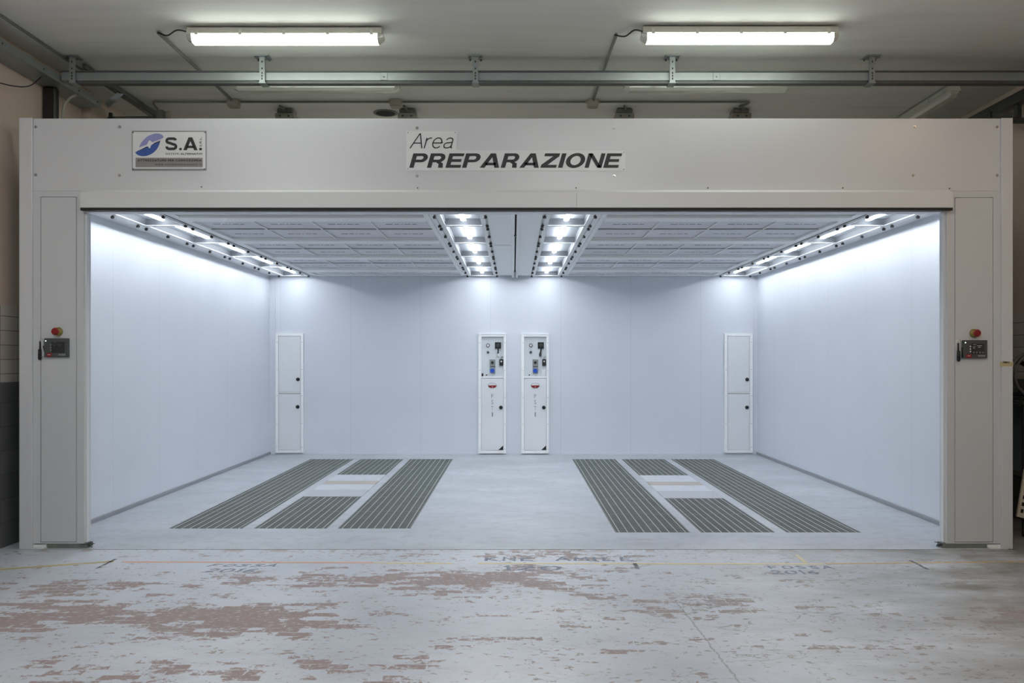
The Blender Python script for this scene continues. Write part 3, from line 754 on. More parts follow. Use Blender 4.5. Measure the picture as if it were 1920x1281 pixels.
def estop(x, y, side):
    X, Z = PX(x), PZ(y)
    t = thing('emergency_stop', 'red emergency stop button above the %s control panel' % side, 'emergency button', (X, 0, Z-.03))
    bm = BM(); cyl(bm, (X,-.002,Z), (X,-.018,Z), .036, .034, n=28); obj('collar', bm, M['yellow'], t, 'yellow collar', True)
    bm = BM(); cyl(bm, (X,-.018,Z), (X,-.045,Z), .014, n=16); cyl(bm, (X,-.043,Z), (X,-.058,Z), .022, .031, n=28); cyl(bm, (X,-.058,Z), (X,-.07,Z), .031, .024, n=28); obj('cap', bm, M['red'], t, 'red mushroom cap')
estop(110, 622, 'left'); estop(1825.5, 625, 'right')
def pen(x, y0, side):
    X = PX(x); Z = PZ(y0)
    t = thing('hanging_pen', 'black pen hanging on a thin cord beside the %s control panel' % side, 'pen', (X, 0, Z-.17))
    bm = BM(); cyl(bm, (X,-.012,Z-.02), (X,-.012,Z-.09), .006, n=12); obj('stem', bm, M['black'], t, None, True)
    bm = BM(); cyl(bm, (X,-.016,Z-.085), (X,-.016,Z-.16), .0125, .014, n=16); dome(bm, (X,-.016,Z-.16), .0135, 1, 14); obj('body', bm, M['black'], t, None, True)
    bm = BM(); dx = .04 if side == 'left' else .032
    cyl(bm, (X+dx-.012 if side == 'left' else X+dx, -.012, Z-.055), (X+dx+.006 if side == 'left' else X+dx-.002, -.012, Z-.14), .0055, n=10); obj('cap', bm, M['black'], t, None, True)
    bm = BM(); tube(bm, bez([(X,-.012,Z-.02),(X,-.012,Z),(X+.012,-.012,Z+.006),(X+.026,-.012,Z-.012),(X+dx-.008,-.012,Z-.06)]), .0012, 6)
    tube(bm, bez([(X+dx,-.012,Z-.135),(X+.02,-.014,Z-.15),(X,-.016,Z-.17)]), .0012, 6); obj('cord', bm, M['steel_dk'], t, 'thin cord')
    bm = BM(); cyl(bm, (X,-.0022,Z-.003), (X,-.015,Z-.003), .004, n=8); box(bm, X-.012, X+.012, -.006, -.0022, Z-.02, Z+.008, .002) if side == 'right' else None; obj('hook', bm, M['signwhite'], t)
pen(76.5, 636, 'left'); pen(1795.5, 639, 'right')
# tape label on the right post
t = thing('tape_label', 'strip of cream masking tape with black handwriting on the right post', 'label', (PX(1885), -.018, PZ(687)))
bm = BM(); box(bm, PX(1872.5), XR2+.0008, -.0193, -.0182, PZ(687), PZ(678.5)); obj('tape', bm, M['tape'], t)
bm = shift(text_bm('TMMA2', PX(1877.5), PX(1890.5), PZ(681.5), PZ(677.5), shear=.15, bold=.02, depth=.0006), (0,-.0199,0)); obj('lettering', bm, M['ink'], t)

# ------------------------------------------------------------------ back wall cabinets
SB = 114.1
def BXp(x): return PX(x, SB)
def BZp(y): return PZ(y, SB)
W = BY1
def knob(parent, x, y, yy):
    X, Z = BXp(x), BZp(y); bm = BM(); cyl(bm, (X,yy,Z), (X,yy-.012,Z), .03, .03, n=22); cyl(bm, (X,yy-.012,Z), (X,yy-.03,Z), .022, .018, n=18)
    return obj('knob', bm, M['black'], parent, 'round black knob')
def frame_screws(parent, x0, x1, ys, yy):
    for x in (x0, x1):
        for y in ys:
            bm = BM(); cyl(bm, (BXp(x),yy,BZp(y)), (BXp(x),yy-.004,BZp(y)), .006, n=8); obj('screw', bm, M['screw'], parent)
def cabinet(x0, x1, d0, d1, k1, k2, side):
    t = thing('wall_cabinet', 'tall white two-door wall cabinet at the %s end of back wall' % side, 'cabinet', (BXp((x0+x1)/2), W, .03))
    yf = W-.04
    bm = BM(); a, b = BXp(x0), BXp(x1); zt, zb = BZp(625.5), BZp(849)
    box(bm, a, BXp(d0)-.004, yf, W, zb, zt, .003); box(bm, BXp(d1)+.004, b, yf, W, zb, zt, .003)
    box(bm, BXp(d0)-.004, BXp(d1)+.004, yf, W, BZp(631)+.004, zt, .003); box(bm, BXp(d0)-.004, BXp(d1)+.004, yf, W, zb, BZp(843.5)-.004, .003)
    box(bm, BXp(d0)-.004, BXp(d1)+.004, yf, W, BZp(738)+.004, BZp(735)-.004, .002)
    obj('frame', bm, M['cabframe'], t)
    bm = BM(); box(bm, BXp(d0)-.003, BXp(d1)+.003, W-.01, W-.001, BZp(843.5), BZp(631)); obj('back', bm, M['hole'], t)
    for u, v, kk in ((631, 735, k1), (738.5, 843.5, k2)):
        bm = BM(); box(bm, BXp(d0), BXp(d1), yf+.003, yf+.022, BZp(v), BZp(u), .003); d = obj('door', bm, M['cab'], t); knob(d, kk[0], kk[1], yf+.003)
    frame_screws(t, (x0+d0)/2, (x1+d1)/2, (642, 693, 742, 794, 838), yf)
cabinet(517.5, 569.5, 523.5, 564.5, (559.8,711.5), (559.3,763), 'left')
cabinet(1357.5, 1410.5, 1363.5, 1404.5, (1399.8,711.7), (1399.3,764), 'right')
def station(X, side):                                 # X = left edge in px
    t = thing('power_station', 'white wall column with recessed sockets and gauge, %s of the central pair' % side, 'service column', (BXp(X+26), W, .03))
    def q(x): return BXp(X+x)
    yf = W-.05; a, b = q(0), q(52); zt, zb = BZp(626), BZp(850)
    d0, d1 = q(6), q(47)
    bm = BM(); box(bm, a, d0-.003, yf, W, zb, zt, .004, seg=2); box(bm, d1+.003, b, yf, W, zb, zt, .004, seg=2)
    box(bm, d0-.003, d1+.003, yf, W, BZp(631.8), zt, .003); box(bm, d0-.003, d1+.003, yf, W, zb, BZp(844)-.004, .003); box(bm, d0-.003, d1+.003, yf, W, BZp(709)+.002, BZp(706), .002)
    obj('frame', bm, M['cabframe'], t)
    bm = BM(); box(bm, a, b, yf-.008, yf-.001, zt-.012, zt, .002); obj('top_lip', bm, M['cabframe'], t)
    bm = BM(); box(bm, d0-.002, d1+.002, W-.008, W-.001, BZp(706), BZp(632)); obj('niche_panel', bm, M['niche'], t)
    yn = W-.008
    bm = BM(); box(bm, d0, d1, yf+.003, yf+.02, BZp(844), BZp(709.5), .003); door = obj('door', bm, M['cab'], t)
    knob(door, X+42.2, 764, yf+.003)
    ye = yf+.003
    bm = BM(); cyl(bm, (0,0,0), (0,-.006,0), .072, n=32)
    for v in bm.verts: v.co = Vector((q(26.3)+v.co.x, ye+v.co.y, BZp(723)+v.co.z*.62))
    em = obj('emblem', bm, M['steel'], door, 'oval badge')
    def half(sgn, m, nm, k=.9, y=-.0075):
        pts = [(q(26.3)+.066*math.cos(i*PI/16), BZp(723)+sgn*.040*math.sin(i*PI/16)) for i in range(17)]
        if sgn < 0: pts[0] = (pts[0][0], pts[0][1]+.004); pts[-1] = (pts[-1][0], pts[-1][1]+.004)
        bm = BM(); prism(bm, pts, ye+y, ye-.006)
        for v in bm.verts: pass
        obj('badge_half', bm, m, door, nm)
    half(1, M['signwhite'], 'white upper half'); half(-1, M['red'], 'red lower half')
    bm = shift(text_bm('S', q(25.3), q(27.2), BZp(727), BZp(724.2), bold=.0, depth=.001), (0, ye-.0088, 0)); obj('badge_letter', bm, M['signwhite'], door)
    for ch, y0, y1 in (('P',739,746.5),('S',750,758),('T',761.5,769),('1',773,781)):
        bm = shift(text_bm(ch, q(24.2) if ch != '1' else q(25.2), q(28.0) if ch != '1' else q(27.5), BZp(y1), BZp(y0), depth=.001), (0, ye-.001, 0)); obj('lettering', bm, M['letter'], door)
    bm = BM(); prism(bm, [(q(37.5), BZp(843.5)), (q(46.5), BZp(843.5)), (q(46.5), BZp(835))], ye-.001, ye); obj('corner_patch', bm, M['black'], door, 'black corner triangle')
    # devices in the niche
    gx, gz = q(18), BZp(647.7); bm = BM(); cyl(bm, (gx,yn,gz), (gx,yn-.02,gz), .03, n=26); g = obj('gauge', bm, M['black'], t, 'black rimmed pressure gauge')
    bm = BM(); cyl(bm, (gx,yn-.02,gz), (gx,yn-.022,gz), .02, n=24); obj('dial', bm, M['signwhite'], g)
    bm = BM(); box(bm, gx-.0015, gx+.0015, yn-.0235, yn-.022, gz, gz+.015); obj('needle', bm, M['ink'], g)
    gz = BZp(660.7); bm = BM(); cyl(bm, (gx,yn,gz), (gx,yn-.03,gz), .023, .018, n=20); dome(bm, (gx,yn-.03,gz), .018, .4, 16); obj('regulator_knob', bm, M['darkgrey'], t, 'grey regulator knob')
    bm = BM(); box(bm, q(31), q(42.4), yn-.025, yn, BZp(653.8), BZp(641.9), .004); sk = obj('black_socket', bm, M['black'], t)
    bm = BM(); cyl(bm, (q(37),yn-.025,BZp(647.8)), (q(37),yn-.04,BZp(647.8)), .028, .024, n=20); obj('coupling', bm, M['darkgrey'], sk)
    sx = 37.2 if side == 'left' else 35.2
    bm = BM(); box(bm, q(33.8), q(39.8), yn-.012, yn, BZp(669.8), BZp(659), .002); ds = obj('data_socket', bm, M['niche'], t)
    bm = BM(); box(bm, q(35), q(38.6), yn-.014, yn-.012, BZp(668.5), BZp(660.5)); obj('socket_face', bm, M['steel'], ds)
    bm = BM(); tube(bm, bez([(q(37),yn-.04,BZp(647.8)), (q(37.2),yn-.06,BZp(652)), (q(37),yn-.045,BZp(657)), (q(sx),yn-.03,BZp(664))]), .011, 10); obj('plug_cable', bm, M['black'], t, 'short black plug cable', True)
    bm = BM(); box(bm, q(sx)-.014, q(sx)+.014, yn-.045, yn-.016, BZp(668.5), BZp(663), .004); obj('plug', bm, M['signwhite'] if side == 'left' else M['black'], t)
    bm = BM(); box(bm, q(21.5), q(31.7), yn-.03, yn, BZp(700.3), BZp(674), .004); sb = obj('switch_socket', bm, M['steel'], t, 'grey interlock switch and socket')
    bm = BM(); cyl(bm, (q(26.3),yn-.03,BZp(680)), (q(26.3),yn-.05,BZp(680)), .024, .02, n=20); obj('switch_knob', bm, M['black'], sb)
    bm = BM(); box(bm, q(22.2), q(31.2), yn-.0315, yn-.03, BZp(688), BZp(686.8)); obj('switch_strip', bm, M['ink'], sb)
    bm = BM(); cyl(bm, (q(26.2),yn-.03,BZp(695.2)), (q(26.2),yn-.06,BZp(695.2)), .036, .034, n=26); obj('socket_cap', bm, M['blue'], sb, 'round blue socket cap')
    bm = BM(); box(bm, q(39.4), q(46.5), yn-.035, yn, BZp(686), BZp(673.6), .004); bx = obj('air_fitting', bm, M['black'], t)
    bm = BM(); cyl(bm, (q(42.9),yn-.035,BZp(677.8)), (q(42.9),yn-.042,BZp(677.8)), .014, n=16); obj('fitting_button', bm, M['signwhite'], bx)
    bm = BM(); tube(bm, bez([(q(42.9),yn-.015,BZp(673.6)), (q(42.6),yn-.015,BZp(670.8)), (q(44),yn-.015,BZp(669.2)), (q(46.3),yn-.012,BZp(669))]), .006, 8); obj('pipe', bm, M['steel'], t, 'thin bent pipe', True)
    if side == 'left':
        bm = BM(); box(bm, q(6.2), q(9.4), yn-.03, yn, BZp(705.8), BZp(700.3), .002); obj('clip', bm, M['black'], t)
    else:
        bm = BM(); box(bm, q(38), q(45.5), yn-.02, yn, BZp(705.5), BZp(694), .003); obj('outlet', bm, M['cab'], t, 'white outlet box')
    bm = BM(); cyl(bm, (q(15.2),yn,BZp(703.3)), (q(15.2),yn-.015,BZp(703.3)), .011, n=14); obj('nut', bm, M['black'], t)
    frame_screws(t, X+2.8, X+49.8, (643, 695, 745, 795, 842), yf)
station(897, 'left'); station(977.2, 'right')

# ------------------------------------------------------------------ hall ceiling fittings
def batten(X, Y, L, lab, lit=None, along='x', name='ceiling_batten'):
    t = thing(name, lab, 'ceiling lamp', (X, Y, HZ-.12), 'hall ceiling battens')
    def put(bm):
        if along == 'y':
            for v in bm.verts: v.co = Vector((X-(v.co.y-Y), Y+(v.co.x-X), v.co.z))
        return bm
    h = L/2
    bm = BM(); prismx(bm, [(Y-.05,HZ-.015),(Y+.05,HZ-.015),(Y+.068,HZ-.058),(Y+.068,HZ-.068),(Y-.068,HZ-.068),(Y-.068,HZ-.058)], X-h+.01, X+h-.01); obj('housing', put(bm), M['lamp_body'], t)
    prof = [(Y-.060,HZ-.068),(Y+.060,HZ-.068),(Y+.055,HZ-.105),(Y+.035,HZ-.130),(Y-.035,HZ-.130),(Y-.055,HZ-.105)]
    bm = BM(); prismx(bm, prof, X-h+.045, X+h-.045)
    obj('diffuser', put(bm), lit or M['lamp_clear'], t, 'glowing diffuser' if lit else None)
    for s in (-1, 1):
        bm = BM(); f = [bm.verts.new((X+s*(h-.045), y, z)) for y, z in prof]; g = [bm.verts.new((X+s*h, Y+(y-Y)*.75, HZ-.068+(z-HZ+.068)*.55)) for y, z in prof]
        bm.faces.new(f); bm.faces.new(g)
        for i in range(6): bm.faces.new((f[i], f[(i+1)%6], g[(i+1)%6], g[i]))
        bmesh.ops.recalc_face_normals(bm, faces=bm.faces[:]); obj('end_cap', put(bm), M['lamp_clear'], t)
    for s in (-1, 1):
        bm = BM(); box(bm, X+s*h*.6-.03, X+s*h*.6+.03, Y-.03, Y+.03, HZ-.0148, HZ-.0005); obj('mounting_foot', put(bm), M['conduit'], t)
    n = 5
    for i in range(n):
        x = X-h+.09+(L-.18)*i/(n-1); bm = BM()
        for s in (-1, 1): box(bm, x-.014, x+.014, Y+s*.0715-.003, Y+s*.0715+.003, HZ-.08, HZ-.036, .002)
        obj('clip', put(bm), M['lamp_body'], t)
    return t
batten(PX(533,234.2), -.15, 1.58, 'lit fluorescent batten above the company sign, left', M['hall'])
batten(PX(1391,236), -.17, 1.58, 'lit fluorescent batten on ceiling right of centre', M['hall'])
batten(-1.87, 1.1, 1.577, 'unlit batten behind the steel rail, left of centre')
batten(1.84, 1.1, 1.577, 'unlit batten behind the steel rail, right of centre')
batten(4.27, 1.95, 1.4, 'unlit batten running front to back near the right wall', along='y')
for i, (x, y) in enumerate(((-3.2,-4.6),(.9,-4.6),(-3.2,-8.6),(.9,-8.6))):
    batten(x, y, 1.577, 'lit hall batten behind the camera, %s row, %s side' % (('nearer','farther')[i//2], ('left','right')[i%2]), M['hallback'])
batten(-1.0, 4.9, 1.577, 'lit batten over the booth roof left of centre, hidden behind the booth front', M['hallroof'])
batten(3.4, 5.6, 1.577, 'added lamp over the booth roof at right, unseen behind the booth front', M['hallroof'])  # unseen lamp added to lighten the right wall
batten(4.3, -2.6, 1.4, 'added warm lamp out of view along the right wall in front of booth', M['addedwarm'], along='y')  # this and the next are unseen, added for warm light from the right
batten(4.3, -5.8, 1.4, 'added warm lamp out of view along the right wall farther forward', M['addedwarm'], along='y')

# cable feeds of the lit battens
def pipe(name, pts, r, m, lab, cat, n=10, smooth=True):
    bm = BM(); tube(bm, pts, r, n); return tag(obj(name, bm, m, None, None, smooth), lab, cat)
ZC = HZ-.02
pipe('lamp_cable', bez([(PX(298,230),-.1,ZC),(PX(315,231),-.12,ZC-.03),(PX(333,233),-.18,ZC-.01),(PX(352,234.6),-.17,HZ-.045)]), .006, M['black'], 'dark cable looping into the left lit batten', 'cable')
pipe('lamp_cable', bez([(PX(1152,228.5),-.05,ZC),(PX(1172,231),-.1,ZC-.03),(PX(1190,234),-.18,ZC-.01),(PX(1209,237),-.19,HZ-.045)]), .006, M['black'], 'dark cable looping into the right lit batten', 'cable')
pipe('conduit', [(-2.89,-.1,ZC),(-2.885,1.70,ZC)], .013, M['conduit'], 'grey ceiling conduit running back from the left lit batten', 'conduit')
pipe('conduit', [(.84,-.05,ZC),(.815,1.70,ZC)], .013, M['conduit'], 'grey ceiling conduit running back from the right lit batten', 'conduit')
pipe('conduit', bez([(-3.735,1.95,HZ-.045),(-3.73,1.85,HZ-.03),(-3.70,1.79,ZC),(-3.60,1.79,ZC)],5)+[Vector((-2.96,1.79,ZC))], .011, M['conduit'], 'thin conduit bending down at the far left behind the rail', 'conduit')
pipe('conduit', [(-2.81,1.79,ZC),(-1.27,1.79,ZC)], .011, M['conduit'], 'thin conduit between left and centre junction boxes', 'conduit')
pipe('conduit', [(-1.16,1.79,ZC),(.75,1.79,ZC)], .011, M['conduit'], 'thin conduit between centre and right junction boxes', 'conduit')
pipe('conduit', [(.88,1.79,ZC)]+bez([(2.36,1.79,ZC),(2.43,1.80,ZC),(2.42,1.88,ZC),(2.37,1.95,ZC)],5), .011, M['conduit'], 'thin conduit running right from the right junction box', 'conduit')
def jbox(x, lab):
    t = thing('junction_box', lab, 'junction box', (x, 1.79, HZ-.075)); bm = BM(); box(bm, x-.055, x+.055, 1.735, 1.845, HZ-.07, HZ-.001, .006); obj('box', bm, M['box'], t)
    bm = BM(); box(bm, x-.05, x+.05, 1.74, 1.84, HZ-.078, HZ-.0705, .003); obj('lid', bm, M['box'], t)
    for s in (-1, 1):
        bm = BM(); cyl(bm, (x+s*.055,1.79,ZC), (x+s*.075,1.79,ZC), .018, .013, n=12); obj('gland', bm, M['box'], t)
jbox(-2.885, 'ceiling junction box, leftmost of three on the thin conduit'); jbox(-1.215, 'ceiling junction box above the round ceiling hole'); jbox(.815, 'ceiling junction box, rightmost of three on the thin conduit')
def bulk(x, lab, cx=None):
    t = thing('bulkhead_fitting', lab, 'ceiling fitting', (x, 2.15, HZ-.13), 'ceiling fittings behind the booth front')
    bm = BM(); box(bm, x-.085, x+.085, 2.06, 2.24, HZ-.06, HZ-.001, .012); obj('base', bm, M['conduit'], t)
    bm = BM(); prismx(bm, [(2.05,HZ-.06),(2.25,HZ-.06),(2.26,HZ-.10),(2.22,HZ-.135),(2.08,HZ-.135),(2.04,HZ-.10)], x-.1, x+.1); obj('cover', bm, M['box'], t)
    for s in (-.045, .045):
        bm = BM(); cyl(bm, (x+s,2.04,HZ-.095), (x+s,2.032,HZ-.095), .012, n=10); obj('screw', bm, M['steel_dk'], t)
    bm = BM(); tube(bm, bez([(x,2.06,HZ-.03),(x,1.99,HZ-.03),(x-.02 if cx is None else cx,1.93,ZC)]), .012, 8); obj('cable_entry', bm, M['conduit'], t, None, True)
bulk(-2.43, 'grey ceiling fitting peeping over the booth front, leftmost'); bulk(-1.13, 'pale ceiling fitting right beside the round dark hole'); bulk(1.18, 'grey ceiling fitting peeping over the booth front right of centre'); bulk(2.42, 'grey ceiling fitting at the end of the thin conduit')
t = thing('ceiling_hole', 'round dark vent hole in the hall ceiling', 'vent hole', (-1.39, 2.25, HZ-.012))
bm = BM(); cyl(bm, (-1.39,2.25,HZ-.008), (-1.39,2.25,HZ-.0005), .13, n=36); obj('ring', bm, M['ring'], t)
bm = BM(); cyl(bm, (-1.39,2.25,HZ-.0095), (-1.39,2.25,HZ-.0085), .105, n=36); obj('opening', bm, M['hole'], t)

# strut rail and its hangers
RY, RZ0, RZ1 = .56, EYE+2.457, EYE+2.545
t = thing('steel_rail', 'long galvanised channel rail hung across under the hall ceiling', 'rail', (.2, RY, RZ0))
bm = BM(); box(bm, -4.0, 4.72, RY-.04, RY+.04, RZ0+.014, RZ1, .003); obj('channel', bm, M['steel'], t)
bm = BM(); box(bm, -4.0, 4.72, RY-.05, RY+.05, RZ1, RZ1+.012); obj('top_flange', bm, M['steel_dk'], t)
bm = BM(); box(bm, -3.95, 4.72, RY-.028, RY+.046, RZ0-.008, RZ0+.0135); obj('bottom_flange', bm, M['steel_dk'], t)
for x in (720, 1343):
    bm = BM(); X = PX(x, 212); box(bm, X-.03, X+.03, RY-.046, RY-.04, RZ0+.016, RZ1-.004, .002); p = obj('joint_plate', bm, M['steel'], t)
    bm = BM(); cyl(bm, (X,RY-.046,(RZ0+RZ1)/2), (X,RY-.051,(RZ0+RZ1)/2), .007, n=8); obj('bolt', bm, M['steel_dk'], p)
for i, x in enumerate((143, 496, 892, 1258, 1629)):
    X = PX(x, 210.8)
    t = thing('rail_hanger', 'slotted ceiling bracket holding the long rail, %s from the left' % ORD[i], 'bracket', (X, RY-.06, RZ0), 'hangers of the long rail')
    bm = BM(); box(bm, X-.065, X+.065, RY-.11, RY+.01, HZ-.012, HZ-.001, .002); pl = obj('ceiling_plate', bm, M['steel'], t)
    for sx in (-.048, .048):
        for sy in (-.09, -.01):
            bm = BM(); cyl(bm, (X+sx,RY+sy,HZ-.012), (X+sx,RY+sy,HZ-.026), .009, n=6); obj('bolt', bm, M['steel_dk'], pl)
    bm = BM(); box(bm, X-.024, X+.024, RY-.072, RY-.068+.004, RZ0-.012, HZ-.012); box(bm, X-.024, X-.02, RY-.064, RY-.052, RZ0-.012, HZ-.012); box(bm, X+.02, X+.024, RY-.064, RY-.052, RZ0-.012, HZ-.012); st = obj('strut', bm, M['steel'], t)
    for z in (.02, .045, .07, .11, .17):
        bm = BM(); box(bm, X-.005, X+.005, RY-.0727, RY-.072, RZ0+z-.008, RZ0+z+.008); obj('slot', bm, M['hole'], st)
    bm = BM(); d = 1 if X < 0 else -1
    box(bm, X-.03, X+.03, RY-.07, RY+.05, RZ0-.018, RZ0-.0085); obj('shoe', bm, M['steel'], t)

# left side: cable duct beam along the wall and bits
t = thing('cable_trunking', 'wide galvanised beam along the left wall, ending above the booth', 'beam', (-4.12, -2, EYE+2.45))
bm = BM(); box(bm, -4.228, -4.012, -6.0, 1.29, EYE+2.452, EYE+2.51, .003); obj('beam', bm, M['steel'], t)
bm = BM(); box(bm, -4.012, -4.008, -6.0, 1.29, EYE+2.448, EYE+2.515); obj('edge_flange', bm, M['steel'], t)
for y in (-.35, .25, .85, 1.2):
    bm = BM(); cyl(bm, (-4.008,y,EYE+2.482), (-4.003,y,EYE+2.482), .008, n=8); obj('bolt', bm, M['steel_dk'], t)
bm = BM(); box(bm, -4.2, -4.14, -.35, -.22, EYE+2.415, EYE+2.4515, .003); obj('clamp', bm, M['black'], t)
t = thing('corner_bracket', 'angle iron braces at the end of the left wall beam', 'bracket', (-3.93, 1.5, EYE+2.4))
def bar(bm, p0, p1, wd, th):
    p0, p1 = Vector(p0), Vector(p1); d = p1-p0; q = d.to_track_quat('X', 'Z').to_matrix()
    L = d.length; box(bm, -L/2, L/2, -th/2, th/2, -wd/2, wd/2, 0, q)
    return bm
def barobj(p0, p1, wd, th, m, nm='brace', par=None):
    bm = BM(); L = (Vector(p1)-Vector(p0)).length; q = (Vector(p1)-Vector(p0)).to_track_quat('X', 'Z').to_matrix()
    c = (Vector(p0)+Vector(p1))/2; box(bm, c.x-L/2, c.x+L/2, c.y-th/2, c.y+th/2, c.z-wd/2, c.z+wd/2, 0, q); return obj(nm, bm, m, par)
barobj((-3.98,1.33,EYE+2.49), (-3.855,1.38,EYE+2.63), .05, .012, M['steel'], par=t)
barobj((-3.86,.64,EYE+2.64), (-3.85,2.2,EYE+2.64), .045, .03, M['steel_dk'], par=t)
barobj((-3.99,1.45,EYE+2.40), (-3.80,2.0,EYE+2.56), .02, .10, M['steel_dk'], par=t)
barobj((-3.98,1.42,EYE+2.20), (-3.98,1.42,EYE+2.44), .03, .03, M['black'], nm='post', par=t)
pipe('conduit', [(-3.97,-4.5,HZ-.014),(-3.97,2.9,HZ-.014)], .011, M['conduit'], 'thin conduit along the hall ceiling near the left wall', 'conduit')
bm = BM(); box(bm, -4.22, -4.11, .62, .70, 3.25, EYE+2.449, .01); tag(obj('cable_sleeve', bm, M['black']), 'black cable sleeve dropping from the left wall beam behind booth front', 'cable sleeve')
pipe('bent_conduit', bez([(-4.09,.72,3.25),(-4.09,.72,3.78),(-4.06,.76,3.93),(-4.02,.82,3.99)],6), .013, M['box'], 'pale bent conduit beside the black cable sleeve', 'conduit')
pipe('wall_cable', bez([(-4.225,-.32,EYE+2.28),(-4.16,-.15,EYE+2.24),(-4.10,.15,EYE+2.30),(-4.08,.35,EYE+2.448)],8), .005, M['black'], 'thin cable sagging from left wall to the beam', 'cable')
bm = BM(); box(bm, -3.76, -3.68, 1.96, 2.02, 3.3, HZ-.05, .006); tag(obj('wall_duct', bm, M['conduit']), 'grey vertical duct piece under the bent thin conduit', 'duct')
bm = BM(); box(bm, -3.67, -3.62, 1.98, 2.03, 3.3, HZ-.055, .012); tag(obj('wall_duct', bm, M['box']), 'pale vertical duct beside the grey duct at left', 'duct')
bm = BM(); box(bm, HX0, HX0+.09, 1.35, 1.75, 3.0, HZ-.12, .004); struct('trim_5', bm, M['hwall'])
# right side: rail, bracket
t = thing('side_rail', 'dark steel channel running front to back near the right wall', 'rail', (4.78, 2, EYE+2.4))
bm = BM(); box(bm, 4.73, 4.83, .62, 7, EYE+2.42, EYE+2.50, .003); obj('channel', bm, M['steel_dk'], t)
bm = BM(); box(bm, 4.715, 4.73, .62, 7, EYE+2.41, EYE+2.51); obj('edge_flange', bm, M['bench'], t)
t = thing('rail_bracket', 'dark clamp bracket just above the top right booth corner', 'bracket', (4.7, 1.0, EYE+2.25))
bm = BM(); box(bm, 4.49, 4.70, 1.0, 1.10, EYE+2.285, EYE+2.325, .004); obj('arm', bm, M['steel_dk'], t)
bm = BM(); box(bm, 4.47, 4.495, .99, 1.11, EYE+2.275, EYE+2.335, .003); obj('end_plate', bm, M['black'], t)
bm = BM(); box(bm, 4.64, HX1-.001, 1.02, 1.08, EYE+2.24, EYE+2.284, .003); box(bm, 4.745, 4.785, 1.02, 1.08, EYE+2.284, EYE+2.41); obj('arm', bm, M['bench'], t)

# ------------------------------------------------------------------ clutter right of the booth
t = thing('work_bench', 'dark steel workbench standing right of the booth under hose coils', 'workbench', (4.7, .72, 0))
bm = BM(); box(bm, 4.46, 4.94, .45, 1.0, 1.16, 1.195, .004); obj('top', bm, M['bench'], t)
for x in (4.48, 4.90):
    for y in (.47, .96):
        bm = BM(); box(bm, x, x+.03, y, y+.03, 0, 1.159); obj('leg', bm, M['bench'], t)
bm = BM(); box(bm, 4.51, 4.90, .975, .98, .48, 1.12); obj('back_panel', bm, M['petrol'], t)
barobj((4.50,.47,.85), (4.60,.47,1.15), .02, .02, M['steel_dk'], par=t)
bm = BM(); box(bm, 4.51, 4.90, .46, .98, .50, .52); obj('shelf', bm, M['bench'], t)
def coil(c, r, tr, m, lab, n=3, tilt=.3):
    bm = BM(); pts = []
    for i in range(n*28+1):
        a = i/28*2*PI; rr = r*(1+.06*math.sin(i*.37)); pts.append((c[0]+rr*math.cos(a), c[1]+tilt*rr*math.sin(a)*.3+i*.0009, c[2]+rr*math.sin(a)))
    tube(bm, pts, tr, 8); return tag(obj('hose_coil', bm, m, None, None, True), lab, 'hose')
coil((4.68,.62,1.42), .19, .013, M['hose'], 'grey hose coil, largest loop on the bench right of booth', 4)
coil((4.66,.86,1.39), .15, .011, M['black'], 'black cable coil behind the grey hose on the bench', 4)
coil((4.70,.53,1.335), .12, .010, M['orange'], 'orange hose coil low on the bench right of booth', 2)
bm = BM(); box(bm, 4.55, 4.85, .60, .95, 1.1955, 1.208, .004); tag(obj('black_case', bm, M['black']), 'flat black case lying under the hose coils', 'case')
t = thing('perforated_board', 'cream perforated board with brown top leaning beside the booth', 'board', (4.5, .35, 0))
q = Matrix.Rotation(math.radians(14), 3, 'Y') @ Matrix.Rotation(math.radians(-8), 3, 'X')
def qb(u0, u1, w0, w1, h0, h1, m, nm, par=t):
    bm = BM(); box(bm, u0, u1, w0, w1, h0, h1)
    for v in bm.verts: v.co = q @ v.co + Vector((4.36, .36, .20))
    return obj(nm, bm, m, par)
qb(0, .16, 0, .02, 0, .42, M['board'], 'board'); qb(0, .16, -.002, .022, .4205, .46, M['cardboard'], 'top_cap')
for i in range(6):
    for j in range(3): qb(.022+j*.045, .046+j*.045, -.001, .0, .04+i*.06, .072+i*.06, M['hole'], 'hole')
t = thing('folding_trestle', 'blue-grey tube trestle standing on floor right of the booth', 'trestle', (4.6, .35, 0))
for pts in (bez([(4.76,.30,.40),(4.58,.30,.21),(4.44,.30,.075),(4.50,.33,.045)],6)+[Vector((4.78,.38,.02))], [(4.46,.42,.20),(4.80,.42,.20)], [(4.80,.30,.42),(4.80,.44,.02)], [(4.56,.30,.20),(4.56,.44,.20)]):
    bm = BM(); tube(bm, pts, .016, 8); obj('tube', bm, M['petrol'], t, None, True)
bm = BM(); bmesh.ops.create_icosphere(bm, subdivisions=2, radius=.02, matrix=Matrix.Translation((4.13+.35,-.02,.012)) @ Matrix.Diagonal((1.2,1,.6,1)))
for v in bm.verts: v.co += Vector((random.uniform(-.004,.004),)*3)
tag(obj('paper_scrap', bm, M['signwhite']), 'crumpled white scrap on floor right of the booth', 'scrap')

